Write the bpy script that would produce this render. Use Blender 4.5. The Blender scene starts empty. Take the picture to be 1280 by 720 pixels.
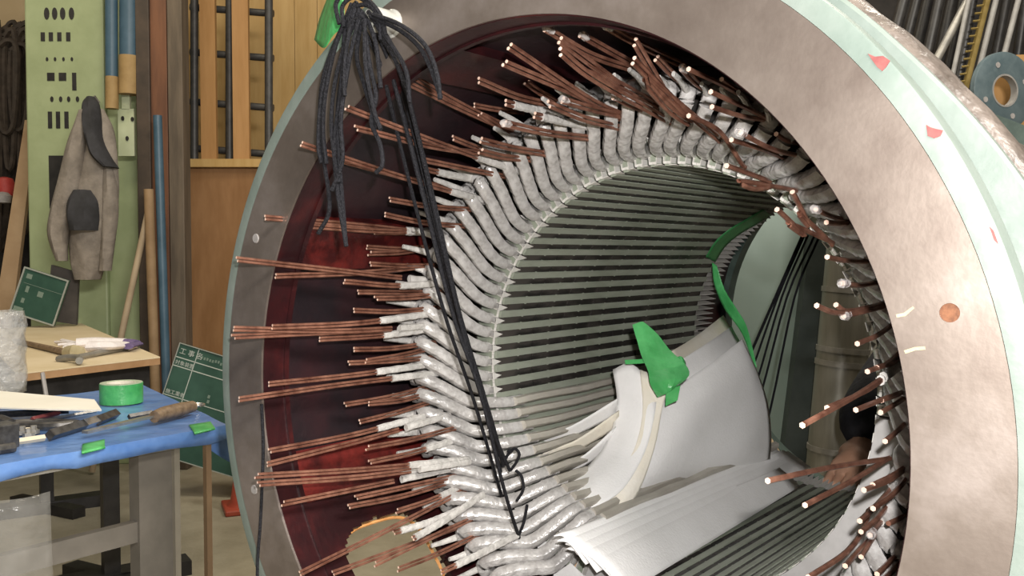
import bpy, bmesh, math, random
from mathutils import Vector, Matrix, noise as mnoise
random.seed(7)
SC = bpy.context.scene
COL = SC.collection
PI = math.pi
sin, cos = math.sin, math.cos
R_ = math.radians

# ------------------------------------------------------------------ camera
FPX = 1131.83                       # focal length in pixels of a 1280 px wide frame
YAW, PITCH = 0.6732, -0.0370
HZ = 0.93                           # height of the stator axis
CAM = Vector((0.6224, -0.7574, HZ + 0.1723))
FWD = Vector((-sin(YAW)*cos(PITCH), cos(YAW)*cos(PITCH), sin(PITCH)))
RGT = FWD.cross(Vector((0, 0, 1))).normalized()
UPV = RGT.cross(FWD)
cd = bpy.data.cameras.new('camera'); cam = bpy.data.objects.new('camera', cd); COL.objects.link(cam)
cd.sensor_fit = 'HORIZONTAL'; cd.sensor_width = 36; cd.lens = FPX/1280*36; cd.clip_start = 0.02
cam.matrix_world = Matrix(((RGT.x, UPV.x, -FWD.x, CAM.x), (RGT.y, UPV.y, -FWD.y, CAM.y), (RGT.z, UPV.z, -FWD.z, CAM.z), (0, 0, 0, 1)))
SC.camera = cam
# ------------------------------------------------------------------ light
SC.view_settings.view_transform = 'Standard'; SC.view_settings.look = 'None'
SC.view_settings.exposure = 0.0; SC.view_settings.gamma = 1.0; SC.view_settings.use_curve_mapping = False
wd = bpy.data.worlds.new('world'); SC.world = wd; wd.use_nodes = True
wd.node_tree.nodes['Background'].inputs[0].default_value = (1.0, 0.93, 0.80, 1)
wd.node_tree.nodes['Background'].inputs[1].default_value = 0.12
RH = Vector((cos(YAW), sin(YAW), 0)); FH = Vector((-sin(YAW), cos(YAW), 0))
def G(a, d, h=0.0):                 # a metres right of, d metres ahead of the camera's foot, h above the floor
    return Vector((CAM.x, CAM.y, 0)) + RH*a + FH*d + Vector((0, 0, h))
def lamp(name, kind, loc, energy, color=(1, 1, 1), size=0.1, sy=None, target=None):
    l = bpy.data.lights.new(name, kind); l.energy = energy; l.color = color
    if kind == 'AREA':
        l.shape = 'RECTANGLE'; l.size = size; l.size_y = sy or size
    else: l.shadow_soft_size = size
    o = bpy.data.objects.new(name, l); COL.objects.link(o); o.location = loc
    if target is not None:
        o.rotation_euler = (Vector(target)-Vector(loc)).to_track_quat('-Z', 'Y').to_euler()
    return o
lamp('camera_flash', 'POINT', CAM + UPV*0.075 + RGT*0.045 - FWD*0.01, 78, (1.0, 0.97, 0.95), 0.014)
WARM = (1.0, 0.87, 0.66)
lamp('shop_lamp', 'AREA', G(1.3, -1.3, 2.7), 175, (1.0, 0.95, 0.88), 1.6, 0.5, G(0.25, 1.1, 0.85))
lamp('shop_lamp', 'AREA', G(-1.6, 3.0, 4.3), 42, WARM, 1.6, 0.5, G(-1.9, 3.6, 0.5))
lamp('shop_lamp', 'AREA', G(-3.2, 2.2, 4.2), 28, WARM, 1.6, 0.5, G(-2.6, 4.4, 0.8))
lamp('shop_lamp', 'AREA', G(0.9, 1.0, 4.2), 35, WARM, 1.6, 0.5, G(0.4, 1.9, 0.8))
lamp('shop_lamp', 'AREA', G(1.3, 2.7, 3.3), 60, (1.0, 0.93, 0.82), 1.4, 0.4, Vector((-0.05, 1.25, 0.75)))

# ------------------------------------------------------------------ pixels to places
def ray(px, py): return FWD + RGT*((px-640)/FPX) + UPV*((360-py)/FPX)
def onY(px, py, Y):                 # on the plane y = Y across the stator axis
    d = ray(px, py); return CAM + d*((Y-CAM.y)/d.y)
def onZ(px, py, Z):
    d = ray(px, py); return CAM + d*((Z-CAM.z)/d.z)
def onD(px, py, D):                 # D metres ahead, upright plane
    d = ray(px, py); return CAM + d*(D/d.dot(FH))
def onR(px, py, R):                 # far wall of the cylinder of radius R round the stator axis
    d = ray(px, py); o = CAM - Vector((0, 0, HZ))
    a = d.x**2+d.z**2; b = o.x*d.x+o.z*d.z; c = o.x**2+o.z**2-R*R
    return CAM + d*((-b+math.sqrt(max(b*b-a*c, 0)))/a)
def ad(P):                          # world -> (a, d, h)
    v = P - Vector((CAM.x, CAM.y, 0)); return v.dot(RH), v.dot(FH), P.z
def pol(r, th, y): return Vector((r*cos(R_(th)), y, HZ + r*sin(R_(th))))

# ------------------------------------------------------------------ materials
MATS = {}
def mat(name, c1, c2=None, scale=12.0, rough=0.6, metal=0.0, bump=0.0, bscale=None, lo=0.35, hi=0.65, detail=4.0,
        stretch=None, spec=None, alpha=None, trans=0.0, coat=0.0, c3=None):
    if name in MATS: return MATS[name]
    m = bpy.data.materials.new(name); m.use_nodes = True; nt = m.node_tree; N = nt.nodes; L = nt.links
    b = N['Principled BSDF']; b.inputs['Roughness'].default_value = rough; b.inputs['Metallic'].default_value = metal
    if spec is not None: b.inputs['Specular IOR Level'].default_value = spec
    if trans: b.inputs['Transmission Weight'].default_value = trans
    if coat: b.inputs['Coat Weight'].default_value = coat; b.inputs['Coat Roughness'].default_value = 0.12
    if alpha is not None: b.inputs['Alpha'].default_value = alpha
    b.inputs['Base Color'].default_value = (*c1, 1)
    if c2 is not None or bump:
        tc = N.new('ShaderNodeTexCoord'); mp = N.new('ShaderNodeMapping'); L.new(tc.outputs['Object'], mp.inputs[0])
        if stretch: mp.inputs['Scale'].default_value = stretch
    if c2 is not None:
        n = N.new('ShaderNodeTexNoise'); n.inputs['Scale'].default_value = scale; n.inputs['Detail'].default_value = detail
        n.inputs['Roughness'].default_value = 0.62
        L.new(mp.outputs[0], n.inputs[0]); r = N.new('ShaderNodeValToRGB'); L.new(n.outputs[0], r.inputs[0])
        r.color_ramp.elements[0].position = lo; r.color_ramp.elements[0].color = (*c1, 1)
        r.color_ramp.elements[1].position = hi; r.color_ramp.elements[1].color = (*c2, 1)
        if c3 is not None:
            e = r.color_ramp.elements.new((lo+hi)/2); e.color = (*c3, 1)
        L.new(r.outputs[0], b.inputs['Base Color'])
    if bump:
        n2 = N.new('ShaderNodeTexNoise'); n2.inputs['Scale'].default_value = bscale or scale*3; n2.inputs['Detail'].default_value = 3
        L.new(mp.outputs[0], n2.inputs[0]); bp = N.new('ShaderNodeBump'); bp.inputs['Strength'].default_value = bump
        bp.inputs['Distance'].default_value = 0.01; L.new(n2.outputs[0], bp.inputs['Height']); L.new(bp.outputs[0], b.inputs['Normal'])
    MATS[name] = m; return m

M_flange = mat('bare_steel_face', (0.165, 0.13, 0.11), (0.40, 0.345, 0.315), 7, 0.50, 0.8, 0.02, 160, 0.3, 0.72, 9, c3=(0.255, 0.213, 0.183))
M_mint = mat('mint_paint', (0.15, 0.19, 0.165), (0.20, 0.235, 0.21), 14, 0.5, 0, 0.08, 60)
M_mintdark = mat('mint_paint_dark', (0.045, 0.07, 0.058), (0.08, 0.115, 0.095), 30, 0.5)  # darker mint: rim groove's shadow painted into the colour; rear flange shares it
M_red = mat('dark_red_varnish', (0.016, 0.004, 0.005), (0.048, 0.008, 0.008), 14, 0.36, 0, 0.06, 90, 0.42, 0.68, 6, c3=(0.026, 0.005, 0.006))
M_panel = mat('black_red_varnish', (0.012, 0.008, 0.010), (0.03, 0.010, 0.012), 9, 0.38, 0, 0.05, 80, 0.4, 0.72, 6)
M_redb = mat('bright_red_varnish', (0.035, 0.005, 0.005), (0.16, 0.018, 0.014), 16, 0.38, 0, 0.05, 90, 0.4, 0.66, 6)
M_tooth = mat('grey_green_core', (0.25, 0.275, 0.215), (0.34, 0.365, 0.30), 30, 0.5, 0, 0.1, 200, stretch=(1, 0.25, 1))
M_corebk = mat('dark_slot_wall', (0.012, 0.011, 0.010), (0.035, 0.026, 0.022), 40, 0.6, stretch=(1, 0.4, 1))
M_liner = mat('white_slot_paper', (0.62, 0.60, 0.56), (0.72, 0.70, 0.66), 30, 0.7)
M_wedge = mat('dark_slot_strip', (0.016, 0.014, 0.013), (0.06, 0.052, 0.046), 55, 0.5, stretch=(1, 0.3, 1), lo=0.45, hi=0.62)
M_coil = mat('glossy_white_tape', (0.33, 0.315, 0.30), (0.52, 0.505, 0.49), 60, 0.24, 0, 0.3, 110, 0.35, 0.65, 4, coat=0.7)
M_leg = mat('beige_coil_tape', (0.36, 0.33, 0.285), (0.50, 0.47, 0.41), 30, 0.55, 0, 0.25, 120, stretch=(1, 0.3, 1))
M_cu = mat('brown_enamel_copper', (0.12, 0.046, 0.030), (0.36, 0.175, 0.118), 50, 0.30, 0.4, 0.0, 0, 0.3, 0.7)
M_cutip = mat('bare_copper_tip_glint', (0.95, 0.68, 0.54), None, rough=0.3, metal=0.15)  # paler than bare copper: flash glint on the ends painted into the colour
M_sleeve = mat('grey_white_sleeving', (0.40, 0.385, 0.36), (0.58, 0.56, 0.53), 80, 0.42, 0, 0.3, 200)
M_clear = mat('clear_tape_end', (0.75, 0.72, 0.70), (0.86, 0.82, 0.8), 90, 0.10, 0, 0.5, 150, alpha=0.38)
M_cord = mat('black_braided_cord', (0.006, 0.006, 0.008), (0.018, 0.018, 0.022), 300, 0.7, 0, 0.5, 500, spec=0.25)
M_paper = mat('white_insulation_paper', (0.80, 0.79, 0.775), (0.86, 0.85, 0.84), 10, 0.75, 0, 0.12, 240)
M_papery = mat('cream_insulation_paper', (0.74, 0.68, 0.55), (0.82, 0.78, 0.70), 7, 0.75, 0, 0.1, 200)
M_gtape = mat('green_masking_tape', (0.05, 0.34, 0.09), (0.10, 0.46, 0.15), 25, 0.32, 0, 0.25, 60)
M_steel = mat('worn_grey_steel', (0.20, 0.19, 0.17), (0.30, 0.285, 0.25), 20, 0.42, 0.35)
M_wood = mat('pale_wood', (0.50, 0.36, 0.20), (0.62, 0.47, 0.29), 6, 0.6, stretch=(6, 6, 0.6))
M_black = mat('black_paint', (0.012, 0.011, 0.011), (0.025, 0.023, 0.022), 20, 0.5)

# ------------------------------------------------------------------ mesh building
class MB:
    def __init__(s): s.v = []; s.f = []; s.mi = []
    def add(s, vs, fs, mi=0):
        n = len(s.v); s.v += [Vector(v) for v in vs]; s.f += [tuple(i+n for i in f) for f in fs]; s.mi += [mi]*len(fs); return s
    def box(s, c, size, rz=0.0, M=None, mi=0):
        x, y, z = [q/2 for q in size]; c = Vector(c)
        vs = [Vector((sx*x, sy*y, sz*z)) for sz in (-1, 1) for sy in (-1, 1) for sx in (-1, 1)]
        m = M or Matrix.Rotation(rz, 3, 'Z'); vs = [c + m @ v for v in vs]
        return s.add(vs, [(0, 2, 3, 1), (4, 5, 7, 6), (0, 1, 5, 4), (2, 6, 7, 3), (0, 4, 6, 2), (1, 3, 7, 5)], mi)
    def hexa(s, lo, hi, mi=0):      # two quads of points joined to a solid
        return s.add(list(lo)+list(hi), [(3, 2, 1, 0), (4, 5, 6, 7), (0, 1, 5, 4), (1, 2, 6, 5), (2, 3, 7, 6), (3, 0, 4, 7)], mi)
    def prism(s, pts, dv, mi=0):    # polygon of points pushed along dv
        n = len(pts); pts = [Vector(p) for p in pts]; dv = Vector(dv)
        return s.add(pts+[p+dv for p in pts], [tuple(range(n-1, -1, -1)), tuple(range(n, 2*n))] + [(i, (i+1) % n, (i+1) % n+n, i+n) for i in range(n)], mi)
    def tube(s, pts, rad, n=8, mi=0, cap=True, capmi=None, flat=1.0, up=None):
        pts = [Vector(p) for p in pts]; k = len(pts); base = len(s.v); last = None
        for i, p in enumerate(pts):
            t = (pts[min(i+1, k-1)]-pts[max(i-1, 0)])
            t = t.normalized() if t.length > 1e-9 else Vector((0, 0, 1))
            if last is None:
                a = Vector(up) if up is not None else (Vector((0, 0, 1)) if abs(t.z) < 0.9 else Vector((1, 0, 0)))
            else: a = last
            x = (a - t*a.dot(t)).normalized(); last = x; y = t.cross(x)
            r = rad[i] if isinstance(rad, (list, tuple)) else rad
            for j in range(n):
                w = 2*PI*j/n; s.v.append(p + x*(r*cos(w)) + y*(r*flat*sin(w)))
        for i in range(k-1):
            for j in range(n):
                a = base+i*n+j; b = base+i*n+(j+1) % n
                s.f.append((a, b, b+n, a+n)); s.mi.append(mi)
        if cap:
            c = mi if capmi is None else capmi
            s.f.append(tuple(base+j for j in range(n-1, -1, -1))); s.mi.append(c)
            s.f.append(tuple(base+(k-1)*n+j for j in range(n))); s.mi.append(c)
        return s
    def sweep(s, pts, secs, mi=0):  # pts: centres, secs: per point list of offset vectors
        base = len(s.v); n = len(secs[0]); k = len(pts)
        for p, sec in zip(pts, secs):
            for o in sec: s.v.append(Vector(p)+o)
        for i in range(k-1):
            for j in range(n):
                a = base+i*n+j; b = base+i*n+(j+1) % n; s.f.append((a, b, b+n, a+n)); s.mi.append(mi)
        s.f.append(tuple(base+j for j in range(n-1, -1, -1))); s.mi.append(mi)
        s.f.append(tuple(base+(k-1)*n+j for j in range(n))); s.mi.append(mi)
        return s
    def arc(s, r0, r1, y0, y1, t0, t1, n=24, mi=0, c=None):   # ring sector round the stator axis
        full = abs(t1-t0) >= 359.9; b = len(s.v); m = n if full else n+1
        for i in range(m):
            th = t0+(t1-t0)*i/n
            for r, y in ((r0, y0), (r1, y0), (r1, y1), (r0, y1)): s.v.append(pol(r, th, y))
        for i in range(n):
            a = b+4*i; d = b+4*((i+1) % m)
            for q in range(4):
                s.f.append((a+q, d+q, d+(q+1) % 4, a+(q+1) % 4)); s.mi.append(mi)
        if not full:
            s.f.append((b+3, b+2, b+1, b)); s.f.append(tuple(b+4*n+q for q in range(4))); s.mi += [mi, mi]
        return s
    def lathe(s, prof, c, axis='Z', n=24, mi=0, closed=False):
        b = len(s.v); c = Vector(c); k = len(prof)
        for i in range(n):
            w = 2*PI*i/n
            for r, h in prof:
                o = Vector((r*cos(w), r*sin(w), h))
                if axis == 'Y': o = Vector((r*cos(w), h, r*sin(w)))
                if not isinstance(axis, str): o = axis @ o
                s.v.append(c+o)
        for i in range(n):
            for q in range(k if closed else k-1):
                a = b+i*k+q; d = b+((i+1) % n)*k+q; q2 = (q+1) % k
                s.f.append((a, d, b+((i+1) % n)*k+q2, b+i*k+q2)); s.mi.append(mi)
        if not closed:
            s.f.append(tuple(b+i*k for i in range(n-1, -1, -1))); s.f.append(tuple(b+i*k+k-1 for i in range(n))); s.mi += [mi, mi]
        return s
    def build(s, name, mats, parent=None, smooth=False, bevel=0.0):
        me = bpy.data.meshes.new(name); off = WLOC(parent)
        me.from_pydata([v-off for v in s.v], [], s.f)
        mats = mats if isinstance(mats, (list, tuple)) else [mats]
        for m in mats: me.materials.append(m)
        if len(mats) > 1: me.polygons.foreach_set('material_index', s.mi)
        bm = bmesh.new(); bm.from_mesh(me); bmesh.ops.recalc_face_normals(bm, faces=bm.faces); bm.to_mesh(me); bm.free()
        if smooth:
            me.polygons.foreach_set('use_smooth', [True]*len(me.polygons))
            me.set_sharp_from_angle(angle=R_(42))
        me.update()
        o = bpy.data.objects.new(name, me); COL.objects.link(o)
        if parent: o.parent = parent
        if bevel:
            md = o.modifiers.new('bevel', 'BEVEL'); md.width = bevel; md.segments = 2; md.limit_method = 'ANGLE'
        return o
LOC = {}
def WLOC(o):
    v = Vector((0, 0, 0))
    while o is not None: v = v + o.location; o = o.parent
    return v
def tag(o, label=None, cat=None, group=None, kind=None):
    if label: o['label'] = label
    if cat: o['category'] = cat
    if group: o['group'] = group
    if kind: o['kind'] = kind
    return o
def thing(name, loc, label, cat, group=None):
    o = bpy.data.objects.new(name, None); COL.objects.link(o); o.location = loc; o.empty_display_size = 0.05
    return tag(o, label, cat, group)
def catmull(pts, sub=6):
    P = [Vector(p) for p in pts]; out = []
    for i in range(len(P)-1):
        a = P[i-1] if i else P[0]*2-P[1]; b = P[i]; c = P[i+1]; d = P[i+2] if i+2 < len(P) else P[-1]*2-P[-2]
        for k in range(sub):
            t = k/sub
            out.append(0.5*((2*b)+(c-a)*t+(2*a-5*b+4*c-d)*t*t+(3*b-a-3*c+d)*t**3))
    out.append(P[-1]); return out
def patch(name, rows, material, parent=None, thick=0.001, sub=5, wob=0.0, label=None, cat=None, group=None, smooth=True):
    g = [catmull(r, sub) for r in rows]
    cols = [catmull([r[j] for r in g], sub) for j in range(len(g[0]))]
    n = len(cols); m = len(cols[0]); vs = [cols[j][i] for i in range(m) for j in range(n)]
    if wob: vs = [v + Vector((0.3, 0.2, 1)).normalized()*wob*mnoise.noise(v*9) for v in vs]
    b = MB(); b.add(vs, [(i*n+j, i*n+j+1, (i+1)*n+j+1, (i+1)*n+j) for i in range(m-1) for j in range(n-1)])
    o = b.build(name, material, parent, smooth)
    md = o.modifiers.new('thickness', 'SOLIDIFY'); md.thickness = thick; md.offset = 0
    if label: tag(o, label, cat, group)
    return o

#==BODY==
# ------------------------------------------------------------------ setting
M_floor = mat('concrete_floor', (0.25, 0.225, 0.16), (0.37, 0.335, 0.25), 5, 0.8, 0, 0.2, 60, 0.3, 0.7, 8)
M_wallb = mat('ochre_wall', (0.50, 0.38, 0.22), (0.58, 0.45, 0.28), 2, 0.8)
M_darkw = mat('dark_board_wall', (0.020, 0.018, 0.016), (0.05, 0.042, 0.036), 6, 0.7)
b = MB(); b.box(G(0, 3.0, -0.05), (16, 16, 0.1), YAW); tag(b.build('floor', M_floor), kind='structure')
b = MB(); b.box(G(-3.2, 6.5, 2.6), (9.0, 0.12, 5.2), YAW); tag(b.build('wall_back', M_wallb), kind='structure')
b = MB(); b.box(G(3.7, 4.9, 2.6), (4.6, 0.12, 5.2), YAW); tag(b.build('wall_right', M_darkw), kind='structure')

# ------------------------------------------------------------------ stator: frame
ROOT = thing('stator', (0, 0.75, HZ-0.518), 'large round machine stator with copper coil leads bristling from its open end', 'stator')
RI, RO = 0.4247, 0.5
def ring_local(o): return o
fl = MB().arc(RI, RO, 0, 0.036, 0, 360, 180).build('flange_ring', M_flange, ROOT, True)
tag(fl, 'bare brown-grey machined steel end face')
cut = MB()
hp = onY(1187, 391, 0)
ax = Matrix.Rotation(-PI/2, 3, 'X')
cut.lathe([(0.0075, -0.05), (0.0075, 0.018)], hp, 'Y', 24)
co = cut.build('cutter', M_flange)
md = fl.modifiers.new('hole', 'BOOLEAN'); md.operation = 'DIFFERENCE'; md.object = co; md.solver = 'EXACT'
dg = bpy.context.evaluated_depsgraph_get(); nm = bpy.data.meshes.new_from_object(fl.evaluated_get(dg))
fl.modifiers.clear(); fl.data = nm; bpy.data.objects.remove(co)
nm.set_sharp_from_angle(angle=R_(30))
M_rust = mat('orange_rust', (0.13, 0.05, 0.022), (0.24, 0.10, 0.045), 200, 0.5, 0.3)
MB().lathe([(0.0076, 0.0), (0.0076, 0.012), (0.0066, 0.012), (0.0066, 0.0165), (0.0001, 0.0175)], hp+Vector((0, 0.0015, 0)), 'Y', 24).build('bolt_hole', M_rust, ROOT, True)
M_plug = mat('pale_plug', (0.26, 0.245, 0.235), (0.33, 0.31, 0.3), 60, 0.6)
for px, py in ((320, 298), (318, 612)):
    MB().lathe([(0.0001, -0.0015), (0.006, -0.0015), (0.0068, 0.0), (0.0068, 0.004)], onY(px, py, 0), 'Y', 16).build('hole_plug', M_plug, ROOT, True)
# painted rim, rounded
RP = 0.520
b = MB(); b.lathe([(RO+0.0003, 0.0012), (RP-0.003, 0.0012), (RP-0.0008, 0.002), (RP, 0.0045), (RP, 0.034), (RO+0.0003, 0.034)], (0, 0, HZ), 'Y', 180, closed=True)
tag(b.build('painted_rim', M_mint, ROOT, True), 'mint green painted rim of the end face')
b = MB().arc(0.47, 0.514, 0.0345, 0.046, 0, 360, 120); b.build('rim_groove', M_mintdark, ROOT, True)
def plate_r(th):                      # the plate behind the rim swells toward the lower right
    u = min(max((44-th)/34, 0), 1) if th > -110 else max(0, 1-(-110-th)/40)
    return 0.529+0.024*u*u*(3-2*u)
b = MB(); n_ = 180
for i in range(n_):
    th = -180+360*i/n_; r1 = plate_r(th)
    for r, y in ((0.47, 0.0465), (r1-0.003, 0.0465), (r1, 0.0495), (r1, 0.064), (0.47, 0.064)): b.v.append(pol(r, th, y))
for i in range(n_):
    for q in range(5): b.f.append((i*5+q, ((i+1) % n_)*5+q, ((i+1) % n_)*5+(q+1) % 5, i*5+(q+1) % 5)); b.mi.append(0)
b.build('frame_plate', M_mint, ROOT, True)
# red chips in the paint and yellow chalk marks on the bare face
M_chip = mat('red_primer', (0.20, 0.05, 0.05), (0.26, 0.085, 0.075), 120, 0.6)
def decal(name, px_pts, Y, m, lift=0.0008):
    b = MB(); b.prism([onY(x, y, Y) for x, y in px_pts], (0, -lift, 0)); return b.build(name, m, ROOT)
decal('paint_chip', [(1085, 67), (1094, 71), (1104, 70), (1113, 76), (1108, 84), (1103, 89), (1097, 84), (1091, 76)], 0.0012, M_chip)
decal('paint_chip', [(1158, 156), (1163, 159), (1170, 161), (1179, 163), (1176, 170), (1168, 173), (1160, 170)], 0.0012, M_chip)
decal('paint_chip', [(1237, 283), (1242, 288), (1248, 305), (1243, 300)], 0.0012, M_chip)
M_chalk = mat('yellow_crayon', (0.40, 0.36, 0.20), (0.48, 0.43, 0.26), 200, 0.8)
decal('crayon_mark', [(1120, 393), (1130, 391), (1141, 383), (1143, 385), (1132, 395), (1121, 397)], 0.0, M_chalk, 0.0004)
decal('crayon_mark', [(1130, 438), (1143, 434), (1156, 433), (1157, 437), (1144, 438), (1132, 442)], 0.0, M_chalk, 0.0004)
# inner shell: lip, ribs between sunk panels, end plate
b = MB().arc(RI-0.0012, RI-0.0001, 0.003, 0.040, 0, 360, 120); b.build('bore_lip', M_red, ROOT, True)
b = MB().arc(RI-0.004, 0.47, 0.0365, 0.044, 0, 360, 120); b.build('inner_lip', M_red, ROOT, True)
SH0, SH1 = 0.044, 0.40
sect = 44.0
for k in range(8):
    c0 = 177.0 + k*45.0                                  # centre of a sunk panel
    b = MB().arc(0.431, 0.456, SH0, SH1, c0+17.5, c0+27.5, 10)
    b.build('shell_rib', M_redb if k in (0, 7) else M_red, ROOT, True)
    if k == 1: continue
    b = MB().arc(0.444, 0.456, SH0, SH1, c0-17.5, c0+17.5, 24)
    b.arc(0.431, 0.4445, SH1-0.03, SH1, c0-17.5, c0+17.5, 24)
    b.build('shell_panel', M_panel, ROOT, True)
# the panel with a ragged opening cut through it
c0 = 222.0; b = MB(); nth, ny = 70, 60; keep = {}
def inhole(th, y):
    u = (th-220.5)/9.6; v = (y-0.165)/0.085
    w = mnoise.noise(Vector((th*0.5, y*40, 1.3)))*0.16
    return (abs(u)**3.2+abs(v)**3.2) < 1.0+w
for i in range(nth+1):
    for j in range(ny+1): b.v.append(pol(0.437, c0-17.5+35*i/nth, SH0+(SH1-SH0)*j/ny))
for i in range(nth):
    for j in range(ny):
        if not inhole(c0-17.5+35*(i+.5)/nth, SH0+(SH1-SH0)*(j+.5)/ny):
            q = i*(ny+1)+j; b.f.append((q, q+1, q+ny+2, q+ny+1)); b.mi.append(0)
o = b.build('shell_panel', M_red, ROOT, False); md = o.modifiers.new('thickness', 'SOLIDIFY'); md.thickness = 0.012; md.offset = -1
tag(o, 'dark red panel with a ragged opening cut through it')
M_orange = mat('orange_primer_edge', (0.55, 0.24, 0.07), (0.7, 0.34, 0.12), 60, 0.6)
b = MB()
ed = [pol(0.4415, 220.5+9.3*(abs(cos(w))**0.62)*(1 if cos(w) > 0 else -1), 0.165+0.082*(abs(sin(w))**0.62)*(1 if sin(w) > 0 else -1)) for w in [2*PI*i/40 for i in range(41)]]
b.tube(ed, 0.0026, 6, cap=False); b.build('opening_edge', M_orange, ROOT, True)
MB().arc(0.336, 0.456, SH1, SH1+0.012, 0, 360, 120).build('end_plate', M_panel, ROOT, True)
# rear shell and rear rim
MB().arc(0.431, 0.456, 1.036, 1.44, 0, 360, 90).build('rear_shell', M_red, ROOT, True)
MB().arc(0.415, RP, 1.44, 1.478, 0, 360, 120).build('rear_flange', M_mintdark, ROOT, True)
MB().arc(0.4565, 0.47, 0.085, 1.44, -75, 195, 90).build('outer_shell', M_mint, ROOT, True)
# ---- core
Y1, Y2, RB, NS = 0.3515, 1.036, 0.294, 84
PITCH_S = 360/NS
MB().arc(0.337, 0.4305, Y1+0.03, Y2, 0, 360, 120).build('core_back', M_corebk, ROOT, True)
CORE = MB().arc(0.336, 0.34, Y1, Y2, 0, 360, 120).build('core', M_corebk, ROOT, True)
def rotmat(th): return Matrix.Translation((0, 0, HZ)) @ Matrix.Rotation(-R_(th), 4, 'Y')
def spin(o, th, parent):             # local mesh at angle 0 -> turned by th round the axis
    o.parent = parent; o.location = Vector((0, 0, HZ)) - WLOC(parent); o.rotation_euler = (0, -R_(th), 0)
def mesh_of(b, name, mats, smooth=False):
    o = b.build(name, mats, None, smooth); me = o.data; bpy.data.objects.remove(o); return me
tb = MB(); hw = 0.0053
tb.box(((RB+0.338)/2, (Y1+Y2)/2, 0), (0.338-RB, Y2-Y1, 2*hw))
tb.box((RB+0.0035, (Y1+Y2)/2, 0), (0.005, Y2-Y1-0.002, 2*hw+0.0008))
for q in range(8):
    yy = Y1 + (Y2-Y1)*(q+0.7)/8.4
    for sg in (-1, 1): tb.box((RB+0.0025, yy, sg*(hw+0.0006)), (0.005, 0.0035, 0.0014))
tooth_me = mesh_of(tb, 'tooth', M_tooth)
lb = MB()
for sg in (-1, 1):
    z = sg*0.0056
    lb.box((0.3165, Y1+0.003, z), (0.037, 0.014, 0.0009))
    lb.box((0.2985, Y1-0.003, sg*0.0082), (0.0035, 0.0014, 0.0054))
    lb.box((0.316, Y2+0.042, sg*0.0056), (0.036, 0.088, 0.0012))
lb.prism([(0.2950, Y1-0.008, -0.0058), (0.2950, Y1-0.008, 0.0058), (0.2942, Y1+0.013, 0.0)], (0.0008, 0, 0))
lb.box((0.3345, Y1-0.001, 0), (0.0016, 0.018, 0.0114)); lb.box((0.3340, Y2+0.042, 0), (0.0016, 0.088, 0.0114)); lb.box((0.3354, (Y1+Y2)/2, 0), (0.0006, Y2-Y1+0.02, 0.004))
liner_me = mesh_of(lb, 'slot_liner', M_liner)
sb = MB()
for q in range(8):
    y0 = Y1+0.012 + (Y2-Y1-0.014)*q/8; sb.box((0.3145, y0+0.0414, 0), (0.0375, 0.0808, 0.0112))
strip_me = mesh_of(sb, 'slot_strip', M_wedge)
TH0 = 179.8
for k in range(NS):
    th = TH0 + k*PITCH_S
    for me, nm_, t_ in ((tooth_me, 'tooth', th+PITCH_S/2), (liner_me, 'slot_liner', th), (strip_me, 'slot_strip', th)):
        o = bpy.data.objects.new(nm_, me); COL.objects.link(o); spin(o, t_, CORE)

MB().arc(0.2965, 0.3365, Y1-0.010, Y1-0.0005, 249, 356, 60).build('end_ring', mat('pale_grey_band', (0.36, 0.35, 0.34), (0.44, 0.43, 0.42), 30, .45), ROOT, True)
# ---- winding
def coil_path(kind, rl=0.316):
    nose = [(0.323, -2.2, 0.312), (0.335, -5.0, 0.291), (0.348, -7.6, 0.272), (0.362, -9.3, 0.257), (0.376, -9.7, 0.254),
            (0.388, -9.0, 0.265), (0.396, -10.0, 0.285), (0.400, -13, 0.31), (0.400, -16, 0.335), (0.398, -17.5, 0.37)]
    if kind == 'in': head = [(rl, 0, 0.42), (rl, 0, 0.365), (rl, -0.4, 0.338)]
    elif kind == 'leg': head = [(rl, 0, 0.40), (rl+0.002, -0.2, 0.362), ((rl+0.316)/2, -0.9, 0.338)]
    else: head = [(0.352, -1, 0.42), (0.352, -2.5, 0.36), (0.353, -4.0, 0.325)]; nose = nose[2:]
    return head+nose
def coil_mesh(kind, rl=0.316, seed=0, w=0.0093, t=0.0098):
    raw = [Vector((r*cos(R_(a)), y, r*sin(R_(a)))) for r, a, y in coil_path(kind, rl)]
    P = catmull(raw, 5); rnd = random.Random(seed); b = MB(); secs = []
    for i, p in enumerate(P):
        tg = (P[min(i+1, len(P)-1)]-P[max(i-1, 0)]).normalized()
        er = Vector((p.x, 0, p.z)).normalized()
        n1 = er.cross(tg).normalized(); n2 = tg.cross(n1)
        k = 1.0+(0.045 if i % 3 == 0 else 0.0)+rnd.uniform(-.03, .03)
        sec = []
        for j in range(10):
            u = 2*PI*j/10; cx = abs(cos(u))**0.75*(1 if cos(u) > 0 else -1); sx = abs(sin(u))**0.75*(1 if sin(u) > 0 else -1)
            sec.append(n1*(cx*w*k)+n2*(sx*t*k))
        secs.append(sec)
    b.sweep(P, secs); return mesh_of(b, 'coil', M_coil, True)
base_coils = [coil_mesh('in', seed=s) for s in range(4)]
outer_coils = [coil_mesh('out', seed=s+9) for s in range(3)]
COILS = []                            # (nose angle, object)
def add_coil(me, th):
    o = bpy.data.objects.new('coil', me); COL.objects.link(o); spin(o, th, ROOT)
    o.rotation_euler.y += R_(random.uniform(-.25, .25)); COILS.append(((th-9.6) % 360, o, th)); return o
LEGTH = []
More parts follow.
